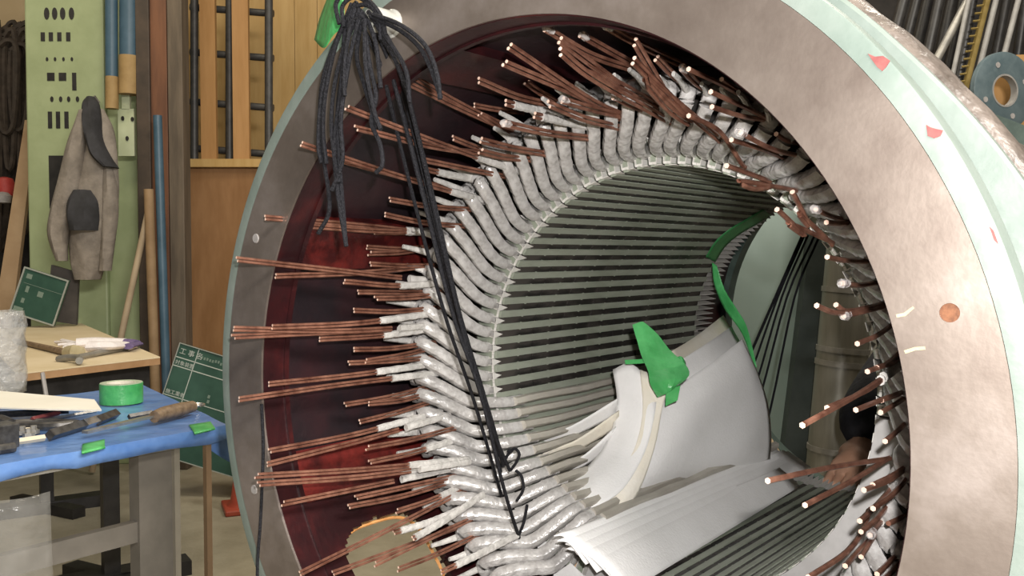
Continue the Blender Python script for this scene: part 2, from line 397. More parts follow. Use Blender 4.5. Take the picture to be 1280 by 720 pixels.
for k in range(NS):
    th = (TH0 + k*PITCH_S) % 360
    if th > 300: add_coil(outer_coils[k % 3], th)
    elif th > 247: pass
    elif th > 189.5:
        u = (th-189.5)/57.0; rl = 0.290-0.040*u**1.3
        o = add_coil(coil_mesh('leg', rl, k), th)
        b = MB(); P = [Vector((rl+0.002*sin(q*2.1+k), 0.372+q*0.05, 0.0012*sin(q*1.3+k))) for q in range(14)]
        secs = []
        for q, p in enumerate(P):
            hw_, hr = 0.0068, 0.015
            secs.append([Vector((cx*hr, 0, cz*hw_)) for cx, cz in ((1, .6), (1, -.6), (.7, -1), (-.7, -1), (-1, -.6), (-1, .6), (-.7, 1), (.7, 1))])
        b.sweep(P, secs); me = mesh_of(b, 'coil_leg', M_leg, True)
        lo = bpy.data.objects.new('coil_leg', me); COL.objects.link(lo); lo.parent = o; LEGTH.append(th)
    else: add_coil(base_coils[k % 4], th)

# ---- leads: root pixel, tip pixel(s), share of the run that is sleeved, clear tape at the tip
LEADS = []
def ld(root, tip, sl=0.0, tape=0, mid=None, n=2): LEADS.append((root, tip, sl, tape, mid or [], n))
for a in [((545,365),(450,365)), ((552,368),(469,373)), ((545,385),(440,388)), ((545,391),(339,409),.42), ((543,407),(292,411),.26), ((541,410),(292,421),.26),
          ((541,411),(402,424),.5), ((538,429),(441,437)), ((540,447),(434,454)), ((540,435),(459,451)), ((540,455),(337,480),.42), ((543,467),(301,499),.28),
          ((535,484),(430,506)), ((540,491),(459,505)), ((540,502),(447,528)), ((545,516),(335,564),.42), ((555,521),(332,581),.31), ((562,537),(459,560)),
          ((562,552),(461,578),.4), ((578,575),(321,595),.32), ((580,578),(325,605),.3), ((568,585),(352,630),.4), ((570,595),(445,622)), ((570,600),(437,633)),
          ((573,610),(496,639),.4), ((576,615),(377,716)), ((578,635),(492,666),.95), ((598,622),(515,674),.97), ((593,647),(470,705)), ((583,655),(415,717)),
          ((600,667),(497,712)), ((640,672),(552,715),.85), ((552,354),(432,352),.5), ((545,352),(295,324),.22), ((542,332),(347,345)), ((545,332),(465,330)),
          ((537,310),(462,317)), ((535,309),(461,309)), ((542,288),(466,290),.5), ((547,292),(332,272),.25), ((545,290),(375,282),.3), ((582,283),(480,268)),
          ((592,262),(486,249)), ((602,250),(377,180),.25), ((583,240),(425,200),.2), ((642,212),(432,134),.28), ((642,195),(445,160)), ((629,220),(530,200)),
          ((603,226),(530,211),.8), ((642,162),(500,86)), ((643,166),(500,99)), ((627,122),(514,115)), ((650,112),(550,77)), ((655,116),(560,86)),
          ((648,140),(595,132)), ((645,196),(565,172),.6)]: ld(*a)
for root, tip, sl, tape, mid in [((789,86),(683,36),0,1,[]), ((825,133),(701,51),0,0,[(733,83),(780,111)]), ((836,151),(701,65),0,0,[(744,99)]),
          ((792,80),(728,44),0,1,[]), ((778,144),(637,58),0,0,[(736,124)]), ((772,146),(631,79),0,0,[(730,122)]), ((650,84),(603,68),0,1,[]),
          ((850,80),(757,32),0,1,[(794,53)]), ((867,151),(794,53),0,0,[(811,97),(839,131)]), ((897,172),(792,76),0,0,[(806,97),(839,139),(867,153)]),
          ((861,108),(822,74),0,0,[]), ((889,115),(853,85),0,1,[]), ((692,125),(658,103),0,0,[]), ((690,131),(600,101),0,0,[]), ((769,158),(686,130),0,0,[]),
          ((778,145),(703,125),0,1,[]), ((733,172),(630,154),0,1,[]), ((715,140),(630,128),.9,0,[]), ((646,169),(600,143),0,0,[]), ((680,192),(600,175),0,0,[]),
          ((660,199),(600,189),0,0,[]), ((814,139),(769,121),0,1,[]), ((733,158),(668,144),.9,0,[]),
          ((936,122),(902,99),0,0,[]), ((946,132),(860,86),0,0,[]), ((968,153),(889,115),0,0,[]), ((967,151),(888,133),0,0,[]), ((996,179),(971,168),0,0,[]),
          ((1006,196),(924,165),0,1,[]), ((979,197),(915,175),0,0,[]), ((927,205),(860,144),0,0,[(899,164)]),
          ((990,237),(908,207),0,0,[(924,226),(942,236),(967,230)]), ((1036,301),(992,242),0,0,[(998,266),(1012,284)]),
          ((1036,301),(973,263),0,0,[(984,278),(1006,295)]), ((1059,275),(1018,261),0,1,[]), ((1064,279),(1033,278),0,0,[]), ((1085,327),(1032,321),0,0,[]),
          ((1097,353),(1053,354),0,1,[]), ((1107,379),(1020,382),0,0,[(1052,391)]), ((1100,383),(1045,381),0,0,[(1060,389)]), ((1107,382),(1055,395),0,1,[]),
          ((1115,406),(1071,430),0,0,[]), ((1124,441),(1085,464),0,0,[]), ((1127,446),(1097,459),0,0,[]), ((1127,455),(1004,531),.32,0,[]), ((1125,454),(1034,510),.38,0,[]),
          ((1132,489),(1071,512),0,0,[]), ((1132,488),(1103,500),0,0,[]), ((1134,495),(1100,516),0,0,[]), ((1137,524),(1106,552),0,0,[]),
          ((1107,574),(960,601),0,0,[]), ((1107,575),(1007,631),0,0,[]), ((1137,582),(1081,612),0,0,[]), ((1136,580),(1091,606),0,0,[]), ((1139,590),(1092,635),0,0,[]),
          ((1118,606),(1074,652),0,0,[]), ((1112,628),(1077,664),0,0,[]), ((1085,640),(1010,722),0,0,[(1080,660),(1058,690)]), ((1098,660),(1077,695),0,0,[]),
          ((1135,642),(1109,655),0,0,[]), ((1127,687),(1097,717),0,0,[]), ((1092,668),(1055,709),0,0,[]), ((1112,640),(1088,668),.5,1,[]), ((1128,700),(1105,724),0,0,[])]:
    ld(root, tip, sl, tape, mid, 2 if root[0] < 900 and root[1] < 240 else 1)
def closest_on_ray(px, py, P, D):    # point of the pixel's ray nearest the line P + s D
    d = ray(px, py).normalized(); w = CAM-P; D = D.normalized(); bb = d.dot(D); dd = d.dot(w); ee = D.dot(w)
    t = (bb*ee-dd)/(1-bb*bb); return CAM + d*t
for li, (root, tip, sl, tape, mid, n) in enumerate(LEADS):
    A = onY(*root, 0.272); rad = Vector((A.x, 0, A.z-HZ)); rr = rad.length; rad.normalize()
    if rr > 0.43: A = onY(*root, 0.272); 
    splay = 0.12 if root[0] < 700 else (0.10 if root[1] < 240 and root[0] < 900 else -0.05)
    D = Vector((0, -1, 0)) + rad*splay
    B = closest_on_ray(*tip, A, D)
    # keep a lead that starts left of the flange edge behind the plane where it must pass the lip
    pts = [A + (A-B).normalized()*0.012, A]
    for m in mid: pts.append(closest_on_ray(*m, A, D))
    pts.append(B)
    ln = (B-A).length
    sag = Vector((random.uniform(-.004, .004), 0, random.uniform(-.006, .002)))
    if not mid: pts.insert(2, A.lerp(B, 0.5)+sag*min(1, ln/0.2))
    C0 = catmull(pts, 8); acc = [0]
    for i in range(1, len(C0)): acc.append(acc[-1]+(C0[i]-C0[i-1]).length)
    C = []; j = 0                     # even steps along the run
    for i in range(25):
        t_ = acc[-1]*i/24
        while j < len(acc)-2 and acc[j+1] < t_: j += 1
        C.append(C0[j].lerp(C0[j+1], min(1, (t_-acc[j])/max(acc[j+1]-acc[j], 1e-9))))
    # nearest coil becomes the parent
    th = math.degrees(math.atan2(A.z-HZ, A.x)) % 360
    ca = min(COILS, key=lambda q: abs((q[0]-th+180) % 360-180))
    cobj = ca[1]; inv = (Matrix.Translation((0, 0, HZ)) @ Matrix.Rotation(cobj.rotation_euler.y, 4, 'Y')).inverted()
    L = [0]
    for i in range(1, len(C)): L.append(L[-1]+(C[i]-C[i-1]).length)
    tot = L[-1]
    tg = (B-A).normalized(); side = tg.cross(ray(*tip).normalized()).normalized()
    top_ = root[0] >= 650 and n == 2; off = (0.0026 if top_ else 0.00215) if n == 2 else 0
    b = MB(); s0 = sl*tot*0.92
    cpts = [c for c, l in zip(C, L) if l >= s0] if sl < 0.99 else C[-3:]
    if len(cpts) < 2: cpts = C[-2:]
    for sg in ((-1, 1) if n == 2 else (0,)):
        jit = random.uniform(-.004, .004)
        q = [p+side*sg*off for p in cpts]; q[-1] = q[-1]+tg*jit
        b.tube(q, (0.0023 if top_ else 0.0019) if n == 2 else 0.0029, 6, capmi=1)
    o = b.build('copper_lead', [M_cu, M_cutip], None, True); o.parent = cobj; o.matrix_parent_inverse = inv
    if sl > 0:
        b = MB(); spts = [c for c, l in zip(C, L) if l <= sl*tot]
        if len(spts) < 3: spts = C[:3]
        b.tube(spts, [0.0052+0.0006*(i % 2) for i in range(len(spts))], 8, flat=0.8)
        o = b.build('sleeve', M_sleeve, None, True); o.parent = cobj; o.matrix_parent_inverse = inv
    if tape:
        b = MB(); rr_ = random.Random(li)
        q = [B-tg*0.012, B-tg*0.006, B+tg*0.001, B+tg*0.005]
        b.tube([p+Vector((rr_.uniform(-.001, .001), 0, rr_.uniform(-.001, .001))) for p in q], [0.0040, 0.0050, 0.0052, 0.0030], 7)
        o = b.build('lead_tape', M_clear, None, False); o.parent = cobj; o.matrix_parent_inverse = inv
# short taped tails at the coil noses
rs = random.Random(21)
for na, cobj, th in COILS:
    if not (15 < na < 232): continue
    a0 = th-9.4; ln = rs.uniform(.022, .05); inv = (Matrix.Translation((0, 0, HZ)) @ Matrix.Rotation(cobj.rotation_euler.y, 4, 'Y')).inverted()
    P = [pol(0.382, a0, 0.262), pol(0.386, a0-.3, 0.245), pol(0.388+.12*ln, a0-.6, 0.245-ln*.5), pol(0.388+.22*ln, a0-.9, 0.245-ln)]
    b = MB(); b.tube(catmull(P, 3), [.006-.0003*i for i in range(10)], 8, flat=.8); o = b.build('sleeve', M_sleeve, None, True); o.parent = cobj; o.matrix_parent_inverse = inv
# dark red cable low inside the frame
b = MB(); b.tube(catmull([onY(x, y, Y) for x, y, Y in ((622, 665, .36), (640, 690, .35), (660, 712, .34), (690, 740, .33))], 5), 0.0065, 8)
b.build('varnished_cable', mat('maroon_cable', (0.10, 0.025, 0.03), (0.16, 0.05, 0.05), 60, 0.4), ROOT, True)
# ------------------------------------------------------------------ loose insulation papers standing in the bore
def Yp(x, y, Y): return onY(x, y, Y)
def Rp(x, y, R): return onR(x, y, R)
PG = 'white insulation papers in the bore'
# large sheet bowed up in front
patch('insulation_sheet', [
    [Yp(712,690,.37), Yp(780,655,.52), Yp(860,616,.70), Yp(930,588,.86), Yp(962,577,.96)],
    [Yp(764,640,.45), Yp(820,606,.56), Yp(880,578,.70), Yp(936,556,.84), Yp(964,548,.94)],
    [Yp(800,585,.52), Yp(845,556,.60), Yp(890,530,.71), Yp(938,508,.84), Yp(960,506,.92)],
    [Yp(816,535,.56), Yp(855,508,.63), Yp(895,484,.72), Yp(936,462,.84), Yp(947,466,.90)],
    [Yp(823,500,.58), Yp(850,480,.65), Yp(890,453,.74), Yp(924,427,.85), Yp(928,424,.88)]],
    M_paper, thick=0.0012, label='big white insulation sheet bowed upright in the bore under green tape', cat='paper sheet')
# sheets behind it reaching a little higher
patch('insulation_sheet', [
    [Yp(850,540,.66), Yp(900,520,.78), Yp(945,500,.93)],
    [Yp(842,490,.67), Yp(890,465,.80), Yp(940,455,.95)],
    [Yp(838,440,.68), Yp(870,420,.82), Yp(904,394,.98)]],
    M_papery, thick=0.0012, label='cream paper sheet rising behind the big white sheet to a corner at the core edge', cat='paper sheet')
patch('insulation_sheet', [
    [Yp(846,540,.63), Yp(896,522,.75), Yp(940,505,.90)],
    [Yp(845,480,.64), Yp(895,462,.76), Yp(938,455,.92)],
    [Yp(848,452,.65), Yp(890,425,.79), Yp(914,408,.94)]],
    M_paper, thick=0.0012, label='white paper sheet sandwiched close behind the big bowed sheet, lower edged', cat='paper sheet')
# left bunch
patch('insulation_sheet', [
    [Yp(665,622,.37), Yp(700,628,.37), Yp(735,640,.38)],
    [Yp(720,595,.44), Yp(750,600,.44), Yp(778,612,.45)],
    [Yp(757,555,.50), Yp(782,560,.50), Yp(806,565,.51)],
    [Yp(771,505,.53), Yp(795,508,.535), Yp(818,520,.54)],
    [Yp(766,462,.55), Yp(790,455,.56), Yp(822,488,.57)]],
    M_paper, thick=0.0012, label='white paper sheet with a straight top edge left of the green tape', cat='paper sheet')
patch('insulation_sheet', [
    [Yp(690,668,.36), Yp(725,668,.37), Yp(752,668,.40)],
    [Yp(742,625,.42), Yp(775,625,.44), Yp(795,620,.47)],
    [Yp(786,575,.49), Yp(805,570,.51), Yp(818,560,.53)],
    [Yp(803,520,.53), Yp(815,515,.545), Yp(828,510,.56)],
    [Yp(800,462,.56), Yp(822,470,.57), Yp(840,470,.585)]],
    M_papery, thick=0.0012, label='cream paper curling up between the straight-edged sheet and the big sheet', cat='paper sheet')
# narrow strips fanning out of the slots on the left
for i, (x0, y0, x1, y1, x2, y2, Yb, lab) in enumerate([
        (640, 560, 715, 535, 772, 500, .385, 'narrow paper strip lowest on the core wall beside the coil legs'),
        (650, 580, 722, 552, 774, 515, .38, 'narrow paper strip leaning on the coil legs, edge toward the cords'),
        (662, 600, 730, 572, 770, 535, .375, 'narrow cream strip curving from the coil corner to the straight-edged sheet'),
        (672, 618, 735, 592, 768, 555, .372, 'narrow cream strip tucked under the straight-edged white sheet'),
        (690, 640, 750, 612, 785, 580, .37, 'narrow strip overlapping the curled cream paper at its foot'),
        (703, 655, 768, 632, 800, 600, .37, 'narrow strip lying along the foot of the big bowed sheet')]):
    patch('insulation_strip', [
        [Yp(x0, y0+9, Yb), Yp((x0+x1)/2, (y0+y1)/2+8, Yb+.05), Yp(x1, y1+11, Yb+.10), Yp(x2, y2+18, Yb+.15)],
        [Yp(x0+4, y0, Yb-.006), Yp((x0+x1)/2, (y0+y1)/2-3, Yb+.042), Yp(x1, y1-3, Yb+.09), Yp(x2, y2-2, Yb+.14)]],
        M_papery if i % 2 else M_paper, thick=0.0014, label=lab, cat='paper strip')
# pile of long papers laid over the empty slots, saw-tooth rear ends
def lay(x0, y0, x1, y1, dx, dy, r0, r1):
    lo = [onR(x0+(x1-x0)*t, y0+(y1-y0)*t, r0) for t in (0, .33, .66, 1)]
    hi = [onR(x0+dx+(x1-x0-dx*.55)*t, y0+dy+(y1-y0-dy*.55)*t, r1) for t in (0, .33, .66, 1)]
    mid = [(a+b_)/2 + Vector((-.2, 0, .9)).normalized()*k for a, b_, k in zip(lo, hi, (.012, .012, .009, .002))]
    return [lo, mid, hi]
for q, (x0, y0, x1, y1, dx, dy, r0, r1, lab) in enumerate([
        (782, 742, 1000, 608, -58, -52, .290, .258, 'long white paper lowest in the pile, edge along the first bare slot'),
        (768, 726, 1013, 584, -60, -40, .278, .256, 'long white paper second up in the pile over the bare slots'),
        (746, 716, 1003, 580, -40, -36, .272, .252, 'long white paper third up in the pile over the bare slots'),
        (732, 706, 995, 576, -36, -30, .267, .248, 'long white paper fourth up in the pile, beneath the big sheet'),
        (722, 694, 985, 573, -30, -24, .262, .245, 'long white paper topmost in the pile at the foot of the big sheet')]):
    patch('insulation_paper', lay(x0, y0, x1, y1, dx, dy, r0, r1), M_paper, thick=0.0012, sub=6, label=lab, cat='paper strip')
M_kraft = mat('brown_kraft_tip', (0.50, 0.30, 0.16), (0.58, 0.38, 0.22), 30, 0.7)
for (pts, lab) in [([(700,706),(728,679),(733,684),(712,712)], 'brown paper tip poking out beside the lowest taped coil'),
                   ([(716,708),(738,690),(745,693),(731,722)], 'brown paper tip standing between the white paper pile and the coils'),
                   ([(734,722),(746,706),(758,709),(752,728)], 'brown paper tip at the foot of the white paper pile')]:
    b = MB(); b.prism([onY(x, y, .36) for x, y in pts], (0.001, 0.0015, 0)); tag(b.build('paper_tip', M_kraft), lab, 'paper')
b = MB(); b.prism([onY(x, y, .335) for x, y in ((692,718),(713,704),(732,722),(715,745),(690,738))], (0.0, 0.0015, 0.0))
tag(b.build('paper_scrap', M_paper), 'small square white paper scrap at the foot of the coils', 'paper')
b = MB(); b.prism([onY(x, y, .345) for x, y in ((671,676),(684,677),(677,687),(672,685))], (0.0, 0.0015, 0.0))
tag(b.build('paper_scrap', M_paper), 'tiny white paper shred on the black frame under the coils', 'paper')
# two taped coil stubs below the legs
for pts, lab in (((( 676,735),(679,712),(690,695),(704,686)), 'x'), (((694,735),(699,715),(712,704),(722,692)), 'y')):
    b = MB(); b.tube(catmull([onY(x, y, .36) for x, y in pts], 5), 0.0082, 10); b.build('coil_stub', M_coil, ROOT, True)

# ------------------------------------------------------------------ green tape
def tape_piece(name, rows, lab): return patch(name, rows, M_gtape, thick=0.0006, sub=3, wob=0.010, smooth=False, label=lab, cat='tape')
tape_piece('tape_strip', [
    [Yp(792,402,.50), Yp(803,399,.50), Yp(808,402,.50)],
    [Yp(797,425,.50), Yp(812,424,.503), Yp(822,418,.50)],
    [Yp(802,446,.51), Yp(820,442,.506), Yp(836,438,.50)],
    [Yp(810,466,.52), Yp(832,462,.516), Yp(856,456,.52)],
    [Yp(812,482,.53), Yp(835,476,.53), Yp(861,470,.54)],
    [Yp(821,499,.54), Yp(833,494,.53), Yp(846,484,.55)]], 'crumpled green tape holding the upright paper sheets together')
tape_piece('tape_strip', [[Yp(832,490,.545), Yp(850,483,.545)], [Yp(831,510,.55), Yp(846,503,.55)]], 'short green tape tail hanging on the big paper sheet')
tape_piece('tape_strip', [[Yp(780,452,.525), Yp(812,447,.53)], [Yp(781,458,.525), Yp(812,453,.53)]], 'thin green tape end along the straight top edge of the sheets')
tape_piece('tape_strip', [[Yp(843,447,.53), Yp(852,446,.53), Yp(857,453,.54)], [Yp(848,458,.53), Yp(856,460,.53), Yp(858,461,.54)]], 'folded green tape flap on the crumpled tape')
gp = [(893,327),(905,308),(922,293),(942,281),(964,268)]
patch('tape_strip', [[onR(x-11, y-6, .2928) for x, y in gp], [onR(x+1, y+1, .2928) for x, y in gp]], mat('thin_green_film', (0.05, 0.30, 0.09), (0.09, 0.40, 0.14), 25, 0.3, alpha=0.65), thick=0.0006, sub=5,
      label='green tape run along the rear edge of the core bore', cat='tape')
patch('tape_strip', [[Yp(890,328,.98), Yp(896,332,.98)], [Yp(893,356,.98), Yp(906,362,.98)], [Yp(905,385,.98), Yp(922,388,.97)], [Yp(928,418,.96), Yp(934,410,.96)], [Yp(944,462,.94), Yp(946,458,.94)]],
      M_gtape, thick=0.0006, sub=5, label='long green tape running down from the core edge beside the big sheet', cat='tape')
patch('tape_strip', [[Yp(414,-14,.02), Yp(424,-6,.0), Yp(430,0,-.008)], [Yp(400,22,.03), Yp(414,24,-.004), Yp(429,30,-.012)], [Yp(393,50,.02), Yp(405,60,-.004), Yp(416,44,-.012)]],
      M_gtape, thick=0.0008, sub=5, label='green tape folded over the mint rim beside the black cords', cat='tape')

# ------------------------------------------------------------------ black lacing cords
CB = thing('cord_bundle', onY(452, 24, -.03), 'black braided lacing cords bunched on the flange and drawn down to the coils', 'cord bundle')
b = MB(); pn = onY(490, 30, 0)
b.lathe([(0.0001, -.034), (0.0125, -.034), (0.0145, -.031), (0.0145, -.004), (0.017, -.002), (0.017, 0.0)], pn, 'Y', 20)
tag(b.build('hanging_pin', mat('white_plastic', (0.30, 0.30, 0.27), (0.38, 0.38, 0.35), 30, 0.35), None, True), 'white round peg on the flange face beside the black cords', 'peg')
def cord(pts, r=0.0026):
    b = MB(); b.tube(catmull(pts, 7), r, 7); return b.build('cord', M_cord, CB, True)
def run(pix, Ya, Yb, r=0.0026):
    n = len(pix)-1; cord([onY(x, y, Ya+(Yb-Ya)*(i/n)**1.15) for i, (x, y) in enumerate(pix)], r)
main = [[(452,14),(478,55),(497,120),(530,250),(565,390),(600,490),(627,600),(640,645),(649,672)],
        [(460,14),(485,55),(505,120),(537,250),(570,390),(603,500),(625,570)],
        [(462,18),(490,60),(512,130),(543,260),(577,400),(607,500),(629,583)],
        [(468,24),(495,70),(518,150),(547,270),(579,410),(610,510),(630,580)],
        [(448,24),(475,80),(495,160),(525,280),(558,400),(592,500),(627,620)],
        [(470,30),(500,90),(522,170),(549,290),(585,440),(613,530),(637,588)],
        [(456,20),(482,66),(501,130),(533,255),(566,380),(598,480),(626,590)],
        [(466,20),(492,62),(508,126),(540,262),(573,395),(604,500),(628,578)]]
for i, m in enumerate(main): run(m, -.040-.004*(i % 3), .290-.006*(i % 2))
run([(327, 505), (329, 560), (327, 620), (325, 660), (322, 700), (321, 760)], -.012, -.02, .0022)
for m in ([(629,580),(635,568),(643,561),(649,567),(646,577),(639,587)], [(645,588),(652,596),(654,612),(646,626)], [(659,631),(655,652),(648,671)], [(635,565),(637,562),(640,565)]):
    run(m, .292, .292, 0.0023)
hang = [[(446,2),(425,40),(406,90),(400,140),(405,200),(412,260),(398,292)], [(440,4),(418,60),(402,120),(398,180),(402,204)],
        [(450,10),(432,60),(425,120),(418,180),(422,240),(433,308)], [(452,12),(442,50),(434,90),(426,150),(428,200),(415,238)],
        [(448,8),(432,36),(428,90),(422,140),(424,200),(428,250),(432,300)], [(444,4),(422,50),(408,110),(404,160),(408,205)],
        [(454,22),(462,80),(470,120),(464,152),(475,180),(478,205),(470,216)], [(456,24),(456,60),(458,90),(468,140),(476,162)],
        [(452,26),(446,70),(455,105),(464,135),(472,160)], [(466,22),(500,38),(525,60),(540,90),(551,122)], [(466,18),(500,31),(531,56),(546,92),(550,124)],
        [(454,20),(440,30),(433,60),(430,100),(431,120)], [(470,30),(492,60),(508,90),(512,128)], [(460,26),(470,56),(474,92),(476,110)],
        [(444,10),(436,40),(420,96),(414,150),(418,196),(424,228)]]
for i, m in enumerate(hang): run(m, -.045-.003*(i % 4), -.050-.003*(i % 4))
for m in ([(424,30),(420,4),(436,-12),(458,-2),(476,20),(482,44)], [(430,34),(428,8),(444,-4),(464,8),(480,34)], [(436,40),(440,14),(456,6),(472,18),(476,50)]):
    run(m, -.052, -.046)
# ------------------------------------------------------------------ timbers carrying the stator
M_timber = mat('rough_timber', (0.28, 0.19, 0.11), (0.38, 0.27, 0.16), 5, 0.8, stretch=(0.6, 6, 6))
for y, lab in ((0.02, 'squared timber block under the open front end of the stator'), (1.455, 'squared timber block under the far end of the stator')):
    b = MB(); b.box((0, y, (HZ-RP)/2), (0.70, 0.09, HZ-RP-0.0005)); tag(b.build('timber_block', M_timber, bevel=0.006), lab, 'timber')

# ------------------------------------------------------------------ plastic wrap over the frame body
M_wrap = mat('cloudy_brown_plastic', (0.07, 0.056, 0.046), (0.17, 0.14, 0.12), 25, 0.42, 0, 0.6, 45, coat=0.1)
b = MB(); nt_, nyy = 110, 14
for i in range(nt_+1):
    for j in range(nyy+1):
        th = -60+180*i/nt_; y = 0.066+1.36*(j/nyy)**1.6
        u_ = min(max((y-0.13)/0.4, 0), 1); r = (plate_r(th)-0.002+0.010*min(1, (y-0.066)/0.02))*(1-u_)+0.485*u_+0.004*mnoise.noise(Vector((th*0.2, y*9, 0)))
        b.v.append(pol(r, th, y))
for i in range(nt_):
    for j in range(nyy): q = i*(nyy+1)+j; b.f.append((q, q+1, q+nyy+2, q+nyy+1)); b.mi.append(0)
o = b.build('plastic_wrap', M_wrap, None, True); md = o.modifiers.new('thickness', 'SOLIDIFY'); md.thickness = 0.003
tag(o, 'creased brownish plastic sheet draped over the stator body behind the mint rim', 'plastic sheet')

# ------------------------------------------------------------------ beyond the bore
M_gg = mat('grey_green_panel', (0.19, 0.25, 0.215), (0.23, 0.29, 0.25), 3, 0.5)
M_dk = mat('dark_green_post', (0.030, 0.040, 0.036), (0.050, 0.062, 0.056), 8, 0.5)
M_duct = mat('dull_duct_metal', (0.20, 0.19, 0.155), (0.29, 0.275, 0.23), 7, 0.35, 0.4, stretch=(3, 3, 0.4))
def slab(pix, D, t, name, m, parent=None, bevel=0.0):   # polygon facing the camera, D ahead, t thick, edges square
    b = MB(); b.prism([onD(x, y, D) for x, y in pix], FH*t); return b.build(name, m, parent, False, bevel)
q = thing('machine_casing', onD(960, 640, 3.0), 'flat grey green machine casing seen through the stator bore', 'machine')
slab([(840, 180), (1022, 180), (1012, 320), (985, 760), (840, 760)], 3.0, 0.2, 'casing_panel', M_gg, q)
slab([(1018, 180), (1050, 180), (1043, 307), (1015, 575), (1000, 760), (972, 760), (980, 562), (1012, 303)], 2.95, 0.12, 'corner_post', M_dk, q)
q.location = G(*ad(onD(960, 640, 3.0))[:2], 0)
for ch in q.children: ch.location -= q.location - onD(960, 640, 3.0)
q = thing('exhaust_duct', Vector((0, 0, 0)), 'dull metal duct with clamp bands standing beside the dark post', 'duct')
top, bot = onD(1078, 180, 2.75), onD(1024, 745, 2.75)
q.location = Vector((bot.x, bot.y, 0))
b = MB(); b.tube([bot.lerp(top, t) for t in (0, .5, 1)], 0.075, 20); b.build('duct_tube', M_duct, q, True)
for t in (0.33, 0.52, 0.55, .68):
    c = bot.lerp(top, t); dr = (top-bot).normalized()
    b = MB(); b.tube([c-dr*0.008, c+dr*0.008], 0.0785, 20); b.build('clamp_band', M_steel, q, True)
slab([(1070, 340), (1105, 335), (1110, 520), (1060, 520)], 3.3, 0.05, 'support_plate', M_duct, q)
b = MB(); b.tube([onY(960, 552, 1.30), onY(990, 600, 1.20)], 0.012, 8)
tag(b.build('wooden_stick', M_wood, None, True), 'short pale wooden stick showing behind the paper pile', 'stick')
# taut black strings behind the core
for i, (xa, xb) in enumerate(((1004, 934), (1006, 938), (1010, 944), (1018, 949), (1024, 962))):
    t2 = [onY(xa, 292+i, 1.30), onY(xa+(xb-xa)*0.5, 292+(452-292)*0.5, 1.28), onY(xb, 452+i*16, 1.26), onY(xb+(xb-xa)*0.5, 535+i*22, 1.25)]
    b = MB(); b.tube(catmull(t2, 4), 0.0028 if i != 0 else 0.0036, 6)
    tag(b.build('taut_string', M_cord, None, True), 'taut black string slanting across the grey green casing', 'string', 'taut strings at the far end of the bore')

# ------------------------------------------------------------------ right background
M_hose = mat('black_rubber_hose', (0.014, 0.013, 0.013), (0.03, 0.028, 0.026), 30, 0.42)
M_rod = mat('pale_grey_rod', (0.22, 0.21, 0.195), (0.30, 0.29, 0.27), 20, 0.5)
def leanrod(name, p0, p1, D, r, m, lab, cat, group=None, n=10):
    a, c = onD(*p0, D), onD(*p1, D); up = (a-c).normalized() if a.z > c.z else (c-a).normalized(); low = c if a.z > c.z else a; hi = a if a.z > c.z else c
    k = (low.z-0.0)/max(up.z, 1e-3); base = low-up*k
    b = MB(); b.tube([base+up*r, low, hi+up*0.25], r, n); return tag(b.build(name, m, None, True), lab, cat, group)
for i, (x0, x1, r) in enumerate(((1100, 1130, .022), (1118, 1146, .02), (1134, 1160, .024), (1150, 1174, .021), (1166, 1190, .024), (1180, 1203, .02), (1196, 1216, .018), (1236, 1258, .018), (1266, 1282, .02))):
    leanrod('rubber_hose', (x0, 110), (x1, 0), 3.6+0.09*(i % 3), r, M_hose, 'black rubber hose leaning on the dark wall behind the stator', 'hose', 'black hoses behind the stator')
leanrod('steel_rod', (1223, 90), (1245, 0), 3.5, .011, M_rod, 'pale grey rod leaning between the yellow comb strip and the flange disc', 'rod')
leanrod('steel_rod', (1255, 69), (1273, 0), 3.5, .011, M_rod, 'pale grey rod leaning directly above the flange disc', 'rod')
leanrod('steel_channel', (1190, 98), (1205, 27), 3.45, .009, M_rod, 'short pale channel leaning among the black hoses', 'rod')
leanrod('steel_channel', (1172, 72), (1192, 34), 3.5, .016, M_steel, 'dull grey board edge leaning among the black hoses', 'rod')
q = thing('comb_strip', Vector((0, 0, 0)), 'yellow toothed strip leaning beside the grey rods', 'strip')
M_yel = mat('old_yellow', (0.20, 0.14, 0.035), (0.27, 0.195, 0.06), 20, 0.6)
a, c = onD(1204, 120, 3.55), onD(1240, -25, 3.55); up = (c-a).normalized(); base = a-up*(a.z/up.z); q.location = base
b = MB(); b.tube([base, a, c+up*.2], 0.013, 4); b.build('strip', M_yel, q)
for i in range(16):
    p = a+up*(0.03*i); b = MB(); b.tube([p, p-RH*0.035-Vector((0, 0, .004))], 0.004, 4); b.build('tooth', M_yel, q)
slab([(1236, 70), (1330, 66), (1330, 230), (1240, 230)], 3.3, 0.02, 'x', M_wood).name = 'wood_board'
o = bpy.data.objects['wood_board']; tag(o, 'orange wooden board hung behind the flange disc', 'board')
o.data.materials[0] = mat('orange_board', (0.30, 0.155, 0.045), (0.38, 0.21, 0.07), 5, 0.6, stretch=(4, 4, .6))
c = onD(1253, 114, 3.22); q = thing('flange_disc', c, 'blue grey steel flange disc with a large round centre hole', 'flange')
MR = Matrix((RH, Vector((0, 0, 1)), -FH)).transposed() @ Matrix.Rotation(R_(18), 3, 'Y')
M_blu = mat('blue_grey_paint', (0.065, 0.095, 0.105), (0.105, 0.14, 0.15), 14, 0.45, 0, .1, 60)
b = MB(); b.lathe([(0.055, -0.011), (0.132, -0.011), (0.136, -0.008), (0.136, 0.010), (0.132, 0.012), (0.055, 0.012)], c, MR, 40, closed=True); b.build('disc', M_blu, q, True)
b = MB(); b.lathe([(0.052, -0.013), (0.058, -0.013), (0.058, 0.0135), (0.052, 0.0135)], c, MR, 40, closed=True); b.build('hub_ring', M_rod, q, True)
